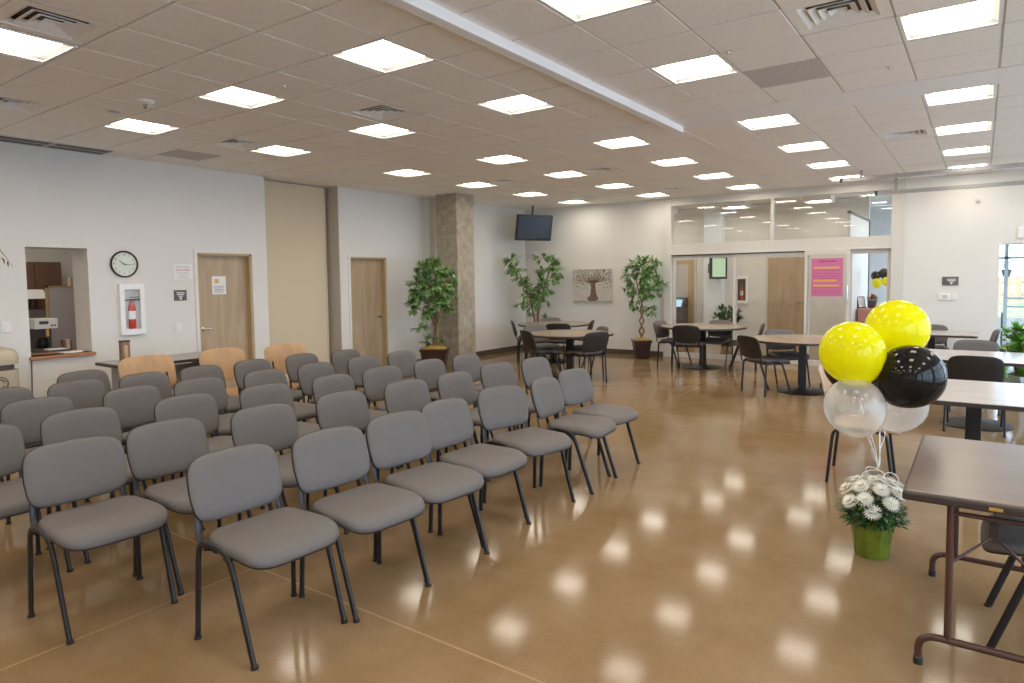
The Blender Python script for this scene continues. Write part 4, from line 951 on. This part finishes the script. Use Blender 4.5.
for (x, y, z) in heads:
    x *= .84; y *= .84; z += .012
    bl = MB(); c_ = Vector((x, y, z)); nrm = (Vector((x * 2.2, y * 2.2, .35))).normalized(); M = Vector((0, 0, 1)).rotation_difference(nrm).to_matrix()
    for ring, (n_, L, el) in enumerate(((20, .054, .05), (15, .050, .45), (12, .038, .9))):
        for k in range(n_):
            a = 2 * PI * (k + .5 * ring) / n_; d = M @ Vector((math.cos(a) * math.cos(el), math.sin(a) * math.cos(el), math.sin(el))); leafmesh(bl, c_ + nrm * .004 * ring, d, L, .016, nrm)
    b_ = bl.build('bloom', M_petal, t); MB().lathe([(.007, .004), (.006, .020), (0, .023)], 10, tuple(c_), M).build('bloom_centre', M_petal, b_)
t = thing('ribbon_curls', 'curly clear ribbon ends lying on top of the white flowers', 'ribbon', (PX + .03, PY + .03, .43))
for k in range(3):
    a0 = k * 2.1; R_ = .035 + .012 * k; pts = []
    for i in range(30):
        w = i / 29 * 2 * PI * 1.3 + a0; pts.append((.06 * math.cos(a0) + R_ * math.cos(w), .05 * math.sin(a0) + R_ * .7 * math.sin(w), .02 + .03 * math.sin(w * .8 + k) + .006 * k))
    MB().tube(pts, .0010, 5, r2=.003, flat=(0, 0, 1)).build('curl', M_ribbon, t)

# ------------------------------------------------------------------ rails, right wall details
for i, (lab, y, z, x0, z1) in enumerate((('upper steel curtain rail hung under the ceiling near the glass partition', 6.6, 3.075, 1.95, 3.2), ('lower steel curtain rail in front of the wall beside the glass partition', 7.2, 2.90, 2.36, 3.2))):
    t = thing('ceiling_rail', lab, 'rail', (0, y, z), 0, 'steel ceiling rails')
    MB().box(x0, RX - .3, -.025, .025, -.03, .03).build('rail', M_steel, t, bevel=.006); MB().box(x0 - .01, x0 + .03, -.03, .03, -.036, .036).build('end_stop', M_sign, t)
    for x in (x0 + .28, x0 + 2.6): MB().box(x - .02, x + .02, -.02, .02, .03, z1 - z).build('hanger', M_steel if i == 0 else M_steel, t)
t = thing('thermostat', 'white thermostat with small grey display on the wall past the partition', 'thermostat', (3.30, FY, 1.245)); MB().box(-.10, .06, -.025, 0, -.05, .05).build('case', M_whitep, t, bevel=.006); MB().box(-.045, .02, -.028, -.025, -.025, .03).build('display', M_fridge, t)
t = thing('wall_control', 'small white wall control right beside the thermostat', 'wall control', (3.42, FY, 1.245)); MB().box(-.035, .035, -.015, 0, -.05, .05).build('plate', M_whitep, t, bevel=.003); MB().box(-.012, .012, -.02, -.015, -.02, .02).build('button', M_paper, t)
t = thing('wall_sign', 'dark wall sign with white symbols above the thermostat', 'sign', (3.37, FY, 1.50)); MB().box(-.125, .095, -.012, 0, -.07, .07).build('plate', M_sign, t, bevel=.003)
g = MB()
for z, a in ((.03, .06), (.008, .055), (-.014, .03)): g.box(-a, a, -.0135, -.012, z - .006, z + .005)
g.box(-.012, .012, -.0135, -.012, -.05, -.026); g.build('lettering', M_paper, t)
t = thing('wall_sensor', 'tiny white sensor high on the wall past the partition', 'sensor', (3.69, FY, 2.75)); MB().lathe([(.035, 0), (.035, -.02), (.015, -.035), (0, -.035)], 16, (0, 0, 0), Matrix.Rotation(-PI / 2, 3, 'X')).build('body', M_fridge, t, smooth=True)
t = thing('exit_plate', 'white blank plate above the opening to outdoors', 'plate', (4.30, FY, 2.23)); MB().box(-.10, .10, -.02, 0, -.08, .08).build('plate', M_paper, t, bevel=.004)

# outdoors through the opening
w = sroot('window_6', (0, 8.5, 0)); f = MB(); f.box(3.96, 3.99, -.03, .03, 0, 2.3); f.box(4.06, 4.11, -.03, .03, 0, 2.3); f.box(5.2, 5.25, -.03, .03, 0, 2.3); f.box(5.95, 6.0, -.03, .03, 0, 2.3)
for z in (1.84, .69, .02, 2.12): f.box(3.96, 6.0, -.03, .03, z, z + .04)
f.build('window_frame', M_alum, w); MB().box(3.97, 6.0, -.004, .004, .04, 2.2).build('pane', M_glass, w)
struct(MB().box(3.96, 6.0, FY + .18, 8.6, 2.07, 2.35).box(3.9, 3.985, FY + .1, 8.6, 0, 2.3).build('wall_vestibule', M_wall))
t = thing('hand_rail', 'blue-grey tubular hand rail outside the glass', 'railing', (4.1, 9.3, 0))
for z in (1.05, 1.19): MB().tube([(.0, 0, z), (2.0, 0, z)], .018, 10).build('rail', M_alum, t)
for x in (.0, 1.0, 2.0): MB().tube([(x, 0, 0), (x, 0, 1.19)], .02, 10).build('post', M_alum, t)
t = thing('hanging_plant', 'hanging green plant outside behind the glass', 'plant', (4.10, 8.95, 1.72)); fo = MB()
for _ in range(90):
    d = rv(); leafmesh(fo, d * .03, Vector((d.x, d.y, d.z * .6 + .1)), random.uniform(.08, .18), .02)
fo.build('foliage', M_leafd, t); MB().lathe([(0, -.16), (.05, -.16), (.08, -.04), (0, -.04)], 16).build('basket', M_sign, t); MB().tube([(0, 0, -.04), (0, 0, .5)], .004, 6).build('wire', M_ink, t)
t = thing('outdoor_chair', 'dark chair back outside beside the glass opening', 'chair', (4.10, 9.0, 0)); 
MB().box(-.05, -.02, -.2, .2, .45, .95).build('backrest', M_ink, t, bevel=.01); MB().box(-.05, .38, -.2, .2, .42, .45).build('seat', M_ink, t, bevel=.01)
for x in (-.03, .35):
    for y in (-.18, .18): MB().tube([(x, y, 0), (x, y, .43)], .012, 8).build('leg', M_ink, t)
struct(MB().box(-20, 40, 15.0, 60, -.3, -.1).box(RX + .2, 40, -30, 15.0, -.3, -.1).box(3.95, RX + .2, 8.2, 15, -.0, .004).build('ground_outside', M_pave))
o = MB().hexa([(3.9, 13.5, .5), (14, 13.5, .5), (14, 16.4, .5), (3.9, 16.4, .5)], [(3.9, 13.5, .62), (14, 13.5, .62), (14, 16.4, .98), (3.9, 16.4, .98)]).build('lawn', M_grass); o['kind'] = 'structure'
struct(MB().box(3.9, 14, 13.3, 13.5, 0, .64).build('wall_outside', M_pave))
t = thing('board_fence', 'tan wooden board fence outside behind the lawn', 'fence', (4.0, 15.6, .9)); fb = MB(); k = 0
while k < 40: fb.box(k * .2, k * .2 + .185, -.015, .015, 0, .64); k += 1
fb.build('boards', M_fence, t); MB().box(0, 8, .015, .05, .15, .22).box(0, 8, .015, .05, .45, .52).build('rail', M_fence, t)

# ------------------------------------------------------------------ camera, world, colour
cam = bpy.data.cameras.new('camera'); co = bpy.data.objects.new('camera', cam); COL.objects.link(co); sc.camera = co
yaw, pit, rol, fpx = -0.6142, -0.0604, -0.0122, 662.12
fw = Vector((math.sin(yaw) * math.cos(pit), math.cos(yaw) * math.cos(pit), math.sin(pit))); r = Vector((math.cos(yaw), -math.sin(yaw), 0)); u = r.cross(fw)
r2 = r * math.cos(rol) + u * math.sin(rol); u2 = -r * math.sin(rol) + u * math.cos(rol)
Mx = Matrix((r2, u2, -fw)).transposed().to_4x4(); Mx.translation = Vector((6.9098 * U, -8.7312 * U, HC - 2.9003 * U)); co.matrix_world = Mx
cam.sensor_width = 36; cam.sensor_fit = 'HORIZONTAL'; cam.lens = fpx / 1024 * 36; cam.shift_x = -2.3 / 1024; cam.shift_y = -22.6 / 1024; cam.clip_start = .05; cam.clip_end = 200
wd = bpy.data.worlds.new('sky'); sc.world = wd; wd.use_nodes = True; bg = wd.node_tree.nodes['Background']; bg.inputs[0].default_value = (.60, .77, 1.0, 1); bg.inputs[1].default_value = 6.0
sc.view_settings.view_transform = 'Standard'; sc.view_settings.look = 'None'; sc.view_settings.exposure = .12; sc.view_settings.gamma = 1; sc.view_settings.use_curve_mapping = False
sc.cycles.use_denoising = True; sc.cycles.max_bounces = 10; sc.cycles.diffuse_bounces = 6; sc.cycles.glossy_bounces = 4; sc.cycles.transparent_max_bounces = 16; sc.cycles.sample_clamp_indirect = 6
